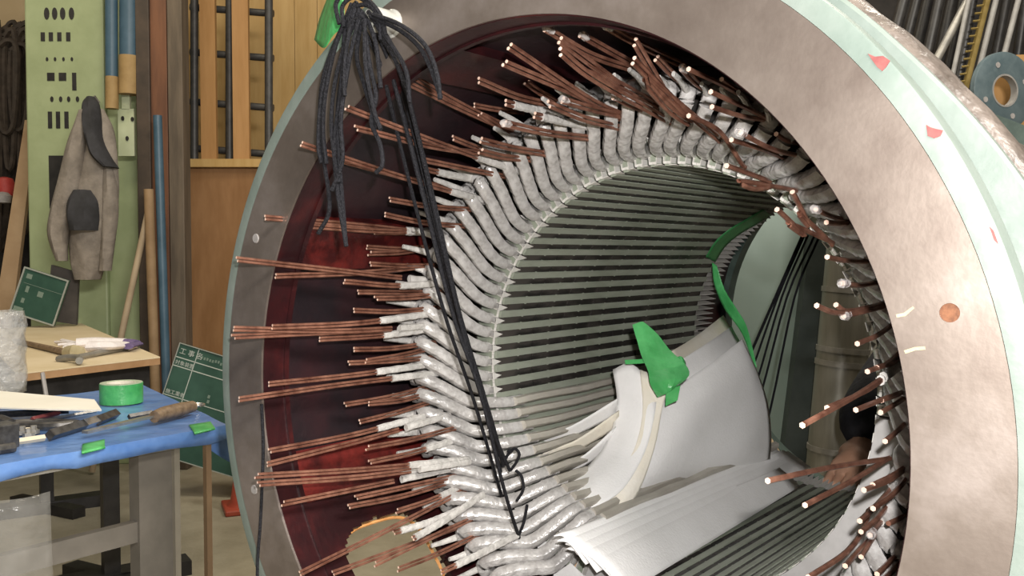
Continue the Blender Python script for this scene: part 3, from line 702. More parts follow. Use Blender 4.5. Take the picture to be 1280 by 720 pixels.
for w in (R_(112), R_(292), R_(22), R_(202)):
    b = MB(); b.lathe([(0.0001, 0.0125), (0.010, 0.0125), (0.010, 0.0135), (0.0001, 0.0136)], c+MR @ Vector((0.094*cos(w), 0.094*sin(w), 0)), MR, 14); b.build('bolt_hole', M_plug, q)

# ------------------------------------------------------------------ blue covered work table
TZ = 0.75
M_blue = mat('blue_plastic_sheet', (0.075, 0.17, 0.42), (0.15, 0.27, 0.54), 9, 0.28, 0, 0.9, 14, 0.35, 0.7)
A, B, C = onZ(178, 482, TZ), onZ(284, 532, TZ), onZ(0, 582, TZ)
fd = (C-B); L_ = fd.length; fd.normalize(); bd = (A-B); W_ = bd.length; bd.normalize()
T = thing('work_table', (B+A)/2+fd*0.5-Vector((0, 0, TZ)), 'steel legged work table covered in blue plastic sheet', 'table')
LT = 1.35
b = MB(); z1 = Vector((0, 0, -0.028))
b.hexa([B+z1-Vector((0, 0, .0)), B+fd*LT+z1, A+fd*LT+z1, A+z1], [B-Vector((0, 0, .003)), B+fd*LT-Vector((0, 0, .003)), A+fd*LT-Vector((0, 0, .003)), A-Vector((0, 0, .003))])
b.build('table_top', M_steel, T)
# the sheet: top with drooping edges
def tp(u, v):                        # u along fd from B (m), v along bd (m); drops past the edges
    P = B+fd*u+bd*v; dz = 0.0006+0.0022*mnoise.noise(Vector((u*9, v*9, 2)))
    return P+Vector((0, 0, dz))
us = [-.03, -.012, 0]+[LT*i/30 for i in range(1, 31)]; vs = [-.03, -.012, 0]+[W_*i/16 for i in range(1, 17)]+[W_+.012, W_+.03]
b = MB()
for u in us:
    for v in vs:
        uu, vv = max(u, -.004), min(max(v, -.004), W_+.004); drop = max(-u, 0)*.9+max(-v, 0)*.9+max(v-W_, 0)*.9
        P = tp(uu, vv); P.z -= drop*(1.0+0.35*mnoise.noise(Vector((u*14, v*14, 5)))); b.v.append(P)
nv = len(vs)
for i in range(len(us)-1):
    for j in range(nv-1): q = i*nv+j; b.f.append((q, q+1, q+nv+1, q+nv)); b.mi.append(0)
o = b.build('plastic_sheet', M_blue, T, True); md = o.modifiers.new('t', 'SOLIDIFY'); md.thickness = 0.0015; md.offset = 1
DB = ad(B)[1]
patch('sheet_flap', [[onD(x, y, DB+.012) for x, y in r] for r in ([(240, 544), (262, 540), (286, 534)], [(252, 552), (270, 556), (290, 556)], [(262, 562), (277, 572), (292, 580)])], M_blue, T, 0.0015)
M_leg2 = mat('grey_leg_paint', (0.11, 0.10, 0.085), (0.15, 0.135, 0.115), 10, 0.5)
def at_edge(px, off=0.03):           # point under the front edge at pixel column px
    best = min((abs((lambda P: 640+FPX*((P-CAM).dot(RGT))/((P-CAM).dot(FWD)))(B+fd*u+bd*off)-px), u) for u in [i*0.004 for i in range(330)])
    return B+fd*best[1]+bd*off
def leg(c, w, t, m, name='leg', ztop=TZ-.03, parent=T):
    b = MB(); c = Vector((c.x, c.y, 0)); az = math.atan2(fd.y, fd.x); b.box(c+Vector((0, 0, ztop/2)), (w, t, ztop), az); return b.build(name, m, parent)
p1 = at_edge(190, .05); leg(p1, .075, .035, M_leg2)
p1b = at_edge(213, .045); leg(p1b, .012, .045, mat('pale_leg_edge', (0.19, 0.17, 0.135), (0.23, 0.21, 0.165), 10, 0.5), 'leg_flange')
leg(at_edge(196, W_-.1), .03, .03, M_leg2); leg(p1+fd*1.0, .075, .035, M_leg2); leg(p1+fd*1.0+bd*(W_-.12), .05, .035, M_leg2)
b = MB(); az = math.atan2(fd.y, fd.x); cc = p1+fd*.5; b.box(Vector((cc.x, cc.y, 0.565)), (0.96, .02, .04), az); b.build('stretcher', M_leg2, T)
M_stick = mat('brown_batten', (0.16, 0.10, 0.055), (0.22, 0.145, 0.08), 8, 0.6)
p2 = at_edge(259, .012); leg(p2, .012, .012, M_stick, 'corner_batten')
tagm = lambda o, l, c, g=None: tag(o, l, c, g)
def tpatch(pix, lab):                # tape stuck over the front edge
    rows = [[onZ(x, y, TZ+.0045) for x, y in pix[:2]], [onZ(x, y, TZ+.0042) for x, y in pix[2:]], [onZ(x, y, TZ+.0042)-bd*.006+Vector((0, 0, -.004)) for x, y in pix[2:]]]
    patch('tape_square', rows, M_gtape, thick=0.0008, sub=4, label=lab, cat='tape')
tpatch(((103, 555), (131, 549), (102, 564), (131, 557)), 'green tape square on the long front edge of the blue table cover')
tpatch(((236, 531), (263, 527), (242, 540), (268, 534)), 'green tape square near the corner of the blue table cover')
# tape roll
c = onZ(152, 503, TZ+.004); RR = 0.0478
q = thing('tape_roll', c, 'full roll of green tape lying flat on the blue table', 'tape roll')
b = MB(); b.lathe([(0.032, 0), (RR, 0), (RR, .046), (0.032, .046)], c, 'Z', 40, closed=True); b.build('tape', M_gtape, q, True)
b = MB(); b.lathe([(0.030, 0.0), (0.0322, 0.0), (0.0322, .0465), (0.030, .0465)], c, 'Z', 32, closed=True); b.build('core', M_papery, q, True)
b = MB(); b.lathe([(0.0323, .0462), (RR-.001, .0462), (RR-.001, .0475), (.0323, .0475)], c, 'Z', 32, closed=True); b.build('side_film', mat('pale_green_film', (0.42, 0.50, 0.36), (0.5, 0.56, 0.44), 80, 0.3), q, True)
# tools on the blue table
TT = TZ+.005
M_tool = mat('dark_tool_steel', (0.055, 0.052, 0.05), (0.12, 0.115, 0.11), 60, 0.35, 0.6)
M_shiny = mat('bright_tool_steel', (0.45, 0.43, 0.40), (0.58, 0.56, 0.53), 60, 0.25, 0.8)
M_hand = mat('worn_wood_handle', (0.13, 0.085, 0.05), (0.26, 0.18, 0.11), 30, 0.5, stretch=(2, 2, 2))
def Tz(x, y, h=0.0): return onZ(x, y, TT+h)
q = thing('wood_chisel', Tz(175, 525), 'long chisel with a brown wooden handle and ringed end on the blue table', 'chisel')
b = MB(); b.tube([Tz(193, 521, .015), Tz(205, 517, .015), Tz(225, 512, .015), Tz(241, 508, .015)], [.0125, .0155, .0155, .0125], 10); b.build('handle', M_hand, q, True)
b = MB(); u0, u1 = Tz(106, 542, .008), Tz(193, 521, .013); sd = Vector((-(u1-u0).y, (u1-u0).x, 0)).normalized()*.0085
b.hexa([u0-sd, u0+sd, u1+sd, u1-sd], [p+Vector((0, 0, .005)) for p in (u0-sd, u0+sd, u1+sd, u1-sd)]); b.build('blade', M_shiny, q)
b = MB(); cR = Tz(247, 506, .013); b.tube([cR+Vector((.014*cos(w), .014*sin(w), 0)) for w in [2*PI*i/14 for i in range(15)]], .0028, 6, cap=False); b.build('hanging_ring', M_shiny, q, True)
q = thing('scraper', Tz(100, 535), 'dark square bar tool with a bare steel middle on the blue table', 'tool')
for nm_, p0, p1, m in (('grip', (62, 544), (105, 531), M_tool), ('shank', (104, 531), (123, 525), M_shiny), ('head', (122, 526), (145, 517), M_tool)):
    b = MB(); b.tube([Tz(*p0, .009), Tz(*p1, .009)], .011, 4); b.build(nm_, m, q)
q = thing('pliers', Tz(60, 525), 'pair of dark handled pliers on the blue table', 'pliers')
for (pp, m) in (([(14, 533), (30, 532), (60, 533), (92, 531)], M_tool), ([(14, 530), (34, 529), (62, 528), (98, 530)], M_tool)):
    b = MB(); b.tube(catmull([Tz(x, y, .012) for x, y in pp], 4), .0085, 8); b.build('handle', m, q, True)
b = MB(); b.tube([Tz(14, 531, .012), Tz(2, 528, .012), Tz(-14, 526, .012)], [.012, .016, .008], 8); b.build('jaw', M_tool, q, True)
def bar(name, p0, p1, r, h, m, lab, cat, n=4):
    b = MB(); b.tube([Tz(*p0, h), Tz(*p1, h)], r, n); return tag(b.build(name, m, None, n > 5), lab, cat)
b = MB(); b.prism([Tz(x, y, .036) for x, y in ((-80, 483), (20, 492), (118, 501), (127, 514), (60, 513), (-80, 508))], (0, 0, .003))
tag(b.build('paper_board', mat('cream_card', (0.72, 0.69, 0.60), (0.78, 0.75, 0.67), 6, 0.7)), 'flat cream card lying across tools on the blue table', 'card')
bar('file', (-10, 519), (86, 513), .007, .012, M_tool, 'dark file sticking out from under the cream card', 'file')
bar('wooden_strip', (40, 524), (74, 516), .005, .020, mat('maroon_strip', (0.14, 0.03, 0.03), (0.2, 0.05, 0.05), 30, 0.5), 'dark maroon strip lying over the file under the cream card', 'strip')
bar('steel_rule', (45, 527), (120, 514), .004, .006, M_shiny, 'thin steel rule on the blue cover beside the pliers', 'rule')
bar('wooden_strip', (-20, 558), (56, 547), .006, .006, mat('pale_strip', (0.55, 0.47, 0.34), (0.62, 0.54, 0.4), 30, .6), 'pale wooden strip along the front edge of the blue table', 'strip')
bar('wooden_strip', (12, 540), (48, 537), .006, .006, MATS['pale_strip'], 'short pale strip between the pliers and the metal block', 'strip')
b = MB(); b.box(Tz(-4, 545, .022), (.06, .045, .044), az); tag(b.build('metal_block', M_tool, bevel=.003), 'dark square metal block among the tools on the blue table', 'block')
for i, (x, y) in enumerate(((28, 543), (36, 546), (42, 542))):
    b = MB(); b.lathe([(.0001, 0), (.011, 0), (.011, .008), (.006, .008), (.006, .016), (.0001, .016)], Tz(x, y), 'Z', 6); tag(b.build('bolt', M_steel), 'small steel bolt standing among the tools on the blue table', 'bolt', 'bolts on the blue table')
b = MB(); b.tube([Tz(-6, 563, .006), Tz(18, 559, .006)], .009, 8); tag(b.build('round_file', M_tool, None, True), 'short dark round bar at the front edge of the blue table', 'bar')
bar('hex_key', (161, 521), (190, 516), .006, .008, M_tool, 'dark slotted tool lying behind the chisel handle', 'tool')
# bubble wrap standing on the table and clear sheet hanging below
M_bub = mat('clear_bubble_wrap', (0.50, 0.49, 0.46), (0.62, 0.61, 0.58), 60, 0.12, 0, 1.0, 55, alpha=0.34)
c = onZ(-2, 492, TZ+.004); b = MB(); n_ = 26
for j in range(12):
    for i in range(n_):
        w = 2*PI*i/n_; r = .062+.010*mnoise.noise(Vector((cos(w)*2, sin(w)*2, j*.5)))+.003*((i+j) % 2)
        b.v.append(c+Vector((r*cos(w), r*sin(w), .002+.205*j/11+(.012*mnoise.noise(Vector((w, 3, 0))) if j == 11 else 0))))
for j in range(11):
    for i in range(n_): b.f.append((j*n_+i, j*n_+(i+1) % n_, (j+1)*n_+(i+1) % n_, (j+1)*n_+i)); b.mi.append(0)
o = b.build('bubble_wrap', M_bub, None, True); md = o.modifiers.new('t', 'SOLIDIFY'); md.thickness = .003; tag(o, 'standing roll of clear bubble wrap on the blue table', 'bubble wrap')
E0 = at_edge(2, -.03)
rows = []
for h in (.70, .60, .48, .36, .2): rows.append([E0+fd*(u*1.0)+bd*(.012*sin(u*40+h*9)-.01)+Vector((0, 0, h-TZ)) for u in (-.075+.03*(0.70-h)*-1, -.03, .03, .1, .2, .32)])
patch('clear_sheet', rows, mat('clear_film', (0.42, 0.41, 0.38), (0.5, 0.49, 0.46), 30, 0.1, 0, .6, 25, alpha=0.16), thick=.0006, sub=4,
      label='clear plastic film hanging below the front edge of the blue table', cat='plastic sheet')

# ------------------------------------------------------------------ pale wooden table behind
QZ = 0.745
P1, P2, P0 = onZ(200, 446, QZ), onZ(100, 403.5, QZ), onZ(20, 467, QZ)
e1 = (P2-P1); Lb = e1.length; e1.normalize(); e2 = (P0-P1); Wb = e2.length*1.05; e2.normalize()
q = thing('side_table', (P1+P2)/2+e2*.3-Vector((0, 0, QZ)), 'pale plywood topped table on black pedestal legs', 'table')
M_ply = mat('pale_table_top', (0.60, 0.49, 0.31), (0.68, 0.57, 0.39), 5, 0.55); M_plyedge = mat('brown_table_edge', (0.30, 0.17, 0.08), (0.38, 0.23, 0.12), 12, .5)
Wb = max(Wb, .5)
pts = [P1, P2, P2+e2*Wb, P0+e1*.03+e2*.0, P0-e2*.03]
b = MB(); b.prism(pts, (0, 0, -.004)); b.build('table_top', M_ply, q)
b = MB(); b.prism([p-Vector((0, 0, .0045)) for p in pts], (0, 0, -.022)); b.build('edge_band', M_plyedge, q)
b = MB(); ap = [P1+e1*.06+e2*.03, P2-e1*.1+e2*.03, P2-e1*.1+e2*(Wb-.03), P1+e1*.06+e2*(Wb-.05)]
b.prism([p-Vector((0, 0, .027)) for p in ap], (0, 0, -.10)); b.build('apron', M_black, q)
for px, D in ((137, 2.98), (58, 3.85)):
    c = onD(px, 600, D); c.z = 0; b = MB(); az2 = math.atan2(e1.y, e1.x)
    b.box(c+Vector((0, 0, .33)), (.065, .05, .60), az2); b.build('pedestal', M_black, q)
    b = MB(); b.box(c+Vector((0, 0, .025)), (.09, .50, .05), az2); b.build('foot', M_black, q)
    b = MB(); b.box(c+Vector((0, 0, .022)), (.42, .06, .044), az2+.5); b.build('foot', M_black, q)
b = MB(); b.tube([onD(53, 466, 2.62), onD(58, 496, 2.6)], .006, 6); b.build('cord_end', M_plug, q)
# gloves, hammers on it
def Qz(x, y, h=0.0): return onZ(x, y, QZ+h)
M_glove = mat('white_cotton', (0.68, 0.64, 0.64), (0.78, 0.74, 0.74), 40, 0.85, 0, .4, 150)
M_cuff = mat('purple_cuff', (0.10, 0.07, 0.17), (0.16, 0.12, 0.24), 60, .85)
g = thing('work_glove', Qz(120, 430), 'white cotton work gloves with purple cuffs laid on the pale table', 'gloves')
def gl(pp, rr, nm_, m):
    b = MB(); b.tube(catmull([Qz(x, y, h) for x, y, h in pp], 4), [rr[0]+(rr[-1]-rr[0])*i/(4*(len(pp)-1)) for i in range(4*(len(pp)-1)+1)], 10, flat=.55, up=(1, 0, 0)); b.build(nm_, m, g, True)
gl([(96, 430, .014), (118, 428, .018), (140, 428, .016), (158, 428, .014)], [.040, .028], 'palm', M_glove)
gl([(112, 433, .03), (135, 432, .032), (158, 431, .022)], [.034, .022], 'palm', M_glove)
for i, (x, y) in enumerate(((70, 428), (73, 431), (78, 425), (82, 434))): gl([(100, 430, .014), (84, 429+(y-429)*.6, .012), (x, y, .010)], [.014, .010], 'finger', M_glove)
gl([(156, 428, .016), (164, 428, .016), (171, 429, .014)], [.026, .022], 'cuff', M_cuff); gl([(160, 433, .022), (167, 431, .020), (174, 430, .014)], [.020, .016], 'cuff', M_cuff)
q = thing('mallet', Qz(60, 432), 'mallet with a dark handle and pale round head on the pale table', 'mallet')
b = MB(); b.tube([Qz(19, 426, .01), Qz(86, 441, .014)], [.010, .012], 8); b.build('handle', M_hand, q, True)
b = MB(); b.tube([Qz(85, 440, .016), Qz(92, 441, .018), Qz(99, 440, .016)], [.022, .028, .022], 10); b.build('head', mat('pale_mallet_head', (0.40, 0.34, 0.2), (0.5, 0.43, 0.27), 30, .6), q, True)
q = thing('claw_hammer', Qz(110, 444), 'steel hammer with a grey handle half under the gloves', 'hammer')
b = MB(); b.tube([Qz(98, 446, .012), Qz(160, 434, .012)], [.009, .011], 8); b.build('handle', M_steel, q, True)
b = MB(); b.tube(catmull([Qz(73, 449, .008), Qz(86, 447, .016), Qz(99, 448, .018), Qz(99, 451, .016)], 4), .012, 8); b.build('head', M_steel, q, True)

# ------------------------------------------------------------------ chalk boards
M_chb = mat('green_chalkboard', (0.018, 0.060, 0.042), (0.03, 0.085, 0.06), 9, 0.55)
M_line = mat('white_board_line', (0.42, 0.46, 0.42), None, rough=.6)
M_alu = mat('aluminium_frame', (0.40, 0.42, 0.38), (0.48, 0.50, 0.46), 20, 0.4, .4)
def textmesh(txt, size, pos, ux, uy, m, parent, name='lettering'):
    cu = bpy.data.curves.new(name, 'FONT'); cu.body = txt; cu.size = size; cu.extrude = 0.0006
    o = bpy.data.objects.new(name, cu); COL.objects.link(o)
    dg = bpy.context.evaluated_depsgraph_get(); me = bpy.data.meshes.new_from_object(o.evaluated_get(dg)); bpy.data.objects.remove(o)
    uz = ux.cross(uy); off = WLOC(parent)
    for v in me.vertices: v.co = Vector(pos) + ux*v.co.x + uy*v.co.y + uz*(v.co.z+.0012) - off
    me.materials.append(m); o = bpy.data.objects.new(name, me); COL.objects.link(o); o.parent = parent; return o
def board(TL, TR, BL, W, H, D, lab, frame, lean=0.10):
    o3 = onD(*TL, D); ux = (onD(*TR, D)-o3).normalized(); uy = (o3-onD(*BL, D)); uy = (uy-ux*uy.dot(ux)).normalized()
    uy = (uy + FH*lean).normalized(); uz = ux.cross(uy)
    q = thing('chalkboard', o3-uy*H+ux*W/2, lab, 'chalkboard'); b = MB()
    b.hexa([o3-uz*.012, o3+ux*W-uz*.012, o3+ux*W-uy*H-uz*.012, o3-uy*H-uz*.012], [o3, o3+ux*W, o3+ux*W-uy*H, o3-uy*H]); b.build('panel', M_chb, q)
    def strip(x0, y0, x1, y1, m, nm_, h=.0015):
        b = MB(); P = lambda x, y, z: o3+ux*x-uy*y+uz*z
        b.hexa([P(x0, y0, 0), P(x1, y0, 0), P(x1, y1, 0), P(x0, y1, 0)], [P(x0, y0, h), P(x1, y0, h), P(x1, y1, h), P(x0, y1, h)]); b.build(nm_, m, q)
    fw = frame
    for x0, y0, x1, y1 in ((0, 0, W, fw), (0, H-fw, W, H), (0, fw, fw, H-fw), (W-fw, fw, W, H-fw)): strip(x0, y0, x1, y1, M_alu, 'frame_edge', .006)
    return q, o3, ux, uy, strip
D1 = 4.1; s1 = D1/FPX
q, o3, ux, uy, strip = board((225, 428), (290, 448), (209, 492), 188*s1, 140*s1, D1, 'leaning green construction chalkboard with white ruled lines beside the stator', 1.0*s1)
W1, H1 = 188*s1, 140*s1
for y in (18*s1, 29*s1): strip(0, y-.6*s1, W1, y+.6*s1, M_line, 'ruled_line')
strip(25*s1, 0, 26*s1, H1*.5, M_line, 'ruled_line')
strip(0, 66*s1, W1, 67*s1, M_line, 'ruled_line')
for txt, x, y, sz in (('工 事 名', 3, 12.5, 8.5), ('対象装置', 1.8, 26.5, 6.2), ('施工業者', 1.8, 64, 6.2)):
    textmesh(txt, sz*s1, o3+ux*(x*s1)-uy*(y*s1), ux, uy, M_line, q)
M_chk = mat('faint_chalk', (0.16, 0.22, 0.18), None, rough=.8)
rr_ = random.Random(3)
for i in range(9):                   # smudged chalk marks, unreadable in the photograph
    x = (31+i*3.6)*s1; y = (10.5+rr_.uniform(-1, 1))*s1; strip(x, y-1.8*s1, x+2.2*s1, y+1.6*s1, M_chk, 'chalk_mark', .001)
for x, y in ((54, 52), (55, 58)): strip(x*s1, y*s1, (x+3)*s1, (y+4)*s1, M_chk, 'chalk_mark', .001)
D2 = 4.42; s2 = D2/FPX
q, o3, ux, uy, strip = board((31, 333), (87, 351), (20, 395), 58*s2, 60*s2, D2, 'small silver framed green chalkboard standing behind the pale table', 1.8*s2, .06)
strip(5*s2, 19*s2, 55*s2, 19.5*s2, M_chk, 'ruled_line')
for x, y, w, h in ((6, 7, 7, 6), (10, 22, 4, 8), (26, 24, 7, 7), (9, 38, 4, 6), (3, 50, 12, 6)): strip(x*s2, y*s2, (x+w)*s2, (y+h)*s2, M_chk, 'chalk_mark', .001)
o = slab([(64, 331), (98, 341), (95, 406), (58, 400)], 4.52, .02, 'backing_board', mat('dark_grey_board', (0.06, 0.052, 0.048), (0.09, 0.08, 0.072), 9, .6))
tag(o, 'plain dark grey board leaning behind the small chalkboard', 'board')

# ------------------------------------------------------------------ green cabinet and what hangs on it
M_cab = mat('pale_green_cabinet', (0.29, 0.345, 0.185), (0.35, 0.41, 0.23), 5, 0.5, 0, .05, 40)
DC = 4.7
cabx = [onD(36, 100, DC), onD(178, 100, DC)]
q = thing('control_cabinet', Vector(((cabx[0]+cabx[1]).x/2, (cabx[0]+cabx[1]).y/2, 0)), 'tall pale green machine cabinet with rows of dark vents', 'cabinet')
def vbox(px0, px1, h0, h1, D, t, name, m, parent=None, bevel=0.0):
    a0, a1 = (px0-640)/FPX*D*cos(PITCH), (px1-640)/FPX*D*cos(PITCH)
    b = MB(); b.box(G((a0+a1)/2, D+t/2, (h0+h1)/2), (abs(a1-a0), t, h1-h0), YAW); return b.build(name, m, parent, False, bevel)
def hof(y, D): return onD(200, y, D).z
vbox(36, 134, 0, 2.75, DC, .35, 'body', M_cab, q, .01); vbox(134.5, 178, 0, 2.75, DC+.03, .3, 'side_bay', M_cab, q, .006)
def vent(x, y, w, h, nm_='vent', oval=False):
    if oval:
        b = MB(); c = onD(x, y, DC); k = DC/FPX
        b.prism([c+RH*(w/2*k*cos(u))+Vector((0, 0, h/2*k*sin(u)))-FH*.003 for u in [2*PI*i/12 for i in range(12)]], FH*.006); b.build(nm_, M_black, q)
    else: vbox(x-w/2, x+w/2, hof(y+h/2, DC), hof(y-h/2, DC), DC-.003, .006, nm_, M_black, q)
for x in (58.5, 68.5, 78.5, 89.5): vent(x, 17, 6.5, 15, 'vent', True)
for x in (58.5, 68.5, 79, 90): vent(x, 46, 5, 11)
for x in (59, 69, 79.5, 90): vent(x, 74, 3, 5, 'vent', True)
vent(67.5, 96, 9, 10); vent(82, 96, 9, 10); vent(96.5, 102, 5, 22)
for x in (65, 76, 86, 97): vent(x, 124, 4, 7, 'vent', True)
for x in (65.5, 75.5, 86): vent(x, 150, 5, 21)
vent(99, 150, 7, 17, 'handle', True); vent(76.5, 227.5, 27, 66, 'window')
vbox(150, 170, hof(195, DC-.06), hof(136, DC-.06), DC-.06, .02, 'bracket_plate', mat('cream_plate', (0.45, 0.50, 0.32), (0.5, 0.55, 0.38), 9, .5), q)
vbox(155, 165, hof(137, DC-.06), hof(118, DC-.06), DC-.06, .02, 'bracket_tab', MATS['cream_plate'], q)
for x, y in ((153.5, 148), (165.5, 149), (159, 173)):
    b = MB(); c = onD(x, y, DC-.062); b.prism([c+RH*(.008*cos(u))+Vector((0, 0, .012*sin(u)))-FH*.003 for u in [2*PI*i/10 for i in range(10)]], FH*.004); b.build('bolt_hole', M_black, q)
M_bpipe = mat('blue_pipe', (0.040, 0.085, 0.125), (0.06, 0.115, 0.165), 10, .45); M_tan = mat('tan_wrapping', (0.28, 0.18, 0.07), (0.36, 0.24, 0.10), 12, .7)
def pipe(name, px, y0, y1, D, r, m, parent, x2=None):
    b = MB(); b.tube([onD(px, y0, D), onD(x2 if x2 else px, y1, D)], r, 14); return b.build(name, m, parent, True)
k = 4.6/FPX
q = thing('blue_pipe', onD(140, 136, 4.6), 'slim blue vertical pipe with tan wrapped lower end on the cabinet', 'pipe'); pipe('tube', 139, -40, 97, 4.6, 7.5*k, M_bpipe, q, 139.5); pipe('wrapping', 140, 96, 136, 4.6, 8*k, M_tan, q)
q = thing('blue_pipe', onD(161, 116, 4.62), 'thicker blue vertical pipe with tan wrapped lower end near the brown column', 'pipe'); pipe('tube', 161, -40, 71, 4.62, 11*k, M_bpipe, q, 161); pipe('wrapping', 161, 70, 118, 4.62, 12*k, M_tan, q)
M_br1 = mat('red_brown_column', (0.11, 0.045, 0.022), (0.18, 0.075, 0.034), 5, .6, stretch=(4, 4, .5)); M_br2 = mat('grey_brown_column', (0.085, 0.065, 0.045), (0.15, 0.115, 0.08), 5, .7, stretch=(4, 4, .5)); M_br3 = mat('dark_brown_post', (0.035, 0.026, 0.019), (0.075, 0.052, 0.036), 6, .6)
def upright(name, x0, x1, D, t, m, lab, cat, h1=2.75):
    o = vbox(x0, x1, 0, h1, D, t, name, m, None, .004); return tag(o, lab, cat)
upright('timber_post', 173, 190, 4.6, .09, M_br3, 'dark brown upright post right of the green cabinet', 'post')
upright('timber_post', 190.5, 212, 4.62, .1, M_br1, 'reddish brown upright post between the dark and the grey brown posts', 'post')
upright('timber_post', 212.5, 231, 4.6, .1, M_br2, 'grey brown upright post beside the plywood panel', 'post')
leanrod('blue_pole', (206, 420), (199, 208), 4.5, 5.5*4.5/FPX, M_bpipe, 'dull blue pole leaning low against the brown posts', 'pole')
leanrod('wooden_pole', (192, 420), (188, 300), 4.48, 6*4.48/FPX, mat('tan_wood', (0.22, 0.14, 0.07), (0.29, 0.19, 0.1), 8, .7), 'tan wooden pole leaning low against the dark post', 'pole')
leanrod('broom_handle', (152, 418), (175, 312), 4.5, 4*4.5/FPX, mat('pale_handle', (0.34, 0.26, 0.17), (0.42, 0.33, 0.22), 8, .7), 'pale broom handle leaning on the cabinet below the jacket', 'pole')
# jacket: body, two sleeves, collar, dark patch
M_jk = mat('grey_beige_cloth', (0.19, 0.165, 0.14), (0.27, 0.235, 0.20), 14, .85, 0, .5, 30); M_jd = mat('black_cloth', (0.022, 0.022, 0.024), (0.035, 0.035, 0.04), 20, .85)
DJ = 4.58
J = thing('work_jacket', onD(115, 345, DJ), 'grey beige work jacket with black shoulder and patch hung on the green cabinet', 'jacket')
def loft(secs, name, m, push=0.0):   # secs: (xl, xr, y, depth)
    P = []; S = []
    k = DJ/FPX
    for xl, xr, y, dp in secs:
        P.append(onD((xl+xr)/2, y, DJ-.02)-FH*(dp*.5+push)); hw_ = (xr-xl)/2*k
        S.append([RH*(hw_*cos(u)*(1+.05*sin(3*u+y*.1)))-FH*(dp*(.5+.06*sin(5*u+y*.06))*sin(u)) for u in [2*PI*i/18 for i in range(18)]])
    PP = catmull(P, 4); SS = [catmull([s[i] for s in S], 4) for i in range(18)]
    b = MB(); b.sweep(PP, [[SS[i][j] for i in range(18)] for j in range(len(PP))]); return b.build(name, m, J, True)
loft([(117, 133, 138, .06), (112, 147, 165, .10), (106, 153, 205, .13), (100, 156, 250, .14), (97, 148, 300, .14), (97, 140, 325, .13), (100, 131, 349, .11)], 'body', M_jk)
loft([(113, 123, 142, .07), (100, 121, 180, .09), (90, 116, 220, .10), (80, 108, 260, .10), (75, 100, 288, .10), (80, 98, 310, .09), (86, 97, 326, .08)], 'sleeve', M_jk, .07)
loft([(140, 148, 200, .05), (142, 157, 235, .09), (141, 158, 270, .09), (138, 153, 310, .08), (136, 149, 338, .07)], 'sleeve', M_jk, .06)
loft([(118, 126, 124, .05), (115, 134, 135, .09), (118, 138, 160, .13), (124, 142, 180, .145), (130, 150, 198, .15), (143, 158, 212, .13)], 'collar', M_jd, .045)
loft([(108, 130, 240, .13), (103, 138, 254, .16), (101, 139, 272, .17), (103, 138, 289, .155)], 'dark_patch', M_jd, .045)
b = MB(); b.tube([onD(124, 128, DJ), onD(122, 122, DJ)-FH*.03, onD(122, 126, DC)], .006, 6); b.build('hook', M_steel, J, True)

# ------------------------------------------------------------------ plywood panel, slats and pipe grid
M_plyp = mat('brown_plywood', (0.22, 0.105, 0.035), (0.29, 0.15, 0.06), 4, .6, stretch=(3, 3, .7)); M_slat = mat('orange_slat', (0.36, 0.185, 0.06), (0.44, 0.24, 0.09), 5, .6, stretch=(4, 4, .5))
M_pine = mat('yellow_pine', (0.42, 0.26, 0.085), (0.50, 0.33, 0.13), 5, .6, stretch=(4, 4, .5)); M_iron = mat('dark_grey_iron', (0.045, 0.045, 0.045), (0.075, 0.073, 0.07), 20, .5, .3)
q = thing('plywood_partition', G(ad(onD(290, 300, 4.95))[0], 4.95, 0), 'brown plywood partition with a top rail below the pipe grid', 'partition')
vbox(231, 420, 0, hof(205, 4.95), 4.95, .03, 'panel', M_plyp, q); vbox(229, 420, hof(209, 4.93), hof(199, 4.93), 4.91, .10, 'top_rail', M_pine, q)
q = thing('pine_wall_boards', G(ad(onD(330, 100, 5.5))[0], 5.5, 0), 'yellow pine boarding behind the pipe grid', 'boarding')
x = 231
while x < 470:
    vbox(x, x+27.4, 0, 2.9, 5.5, .03, 'board', M_pine, q); x += 28
q = thing('pipe_grid', G(ad(onD(290, 100, 5.1))[0], 5.05, hof(199, 4.93)), 'dark iron pipe grid standing on the partition rail', 'grid')
for x in (243, 287, 336): pipe('upright', x, -40, 199, 5.03, .022, M_iron, q)
for y in (12, 68, 130, 188):
    b = MB(); b.tube([onD(238, y-3, 5.06), onD(342, y+5, 5.06)], .020, 10); b.build('crossbar', M_iron, q, True)
for x0, x1, lab in ((253, 272, 'orange wooden slat nearest the grey brown post, before the pipe grid'), (293, 313, 'orange wooden slat nearest the stator rim, before the pipe grid')):
    o = vbox(x0, x1, hof(203, 4.96), 2.85, 4.955, .03, 'wooden_board', M_slat); tag(o, lab, 'board')

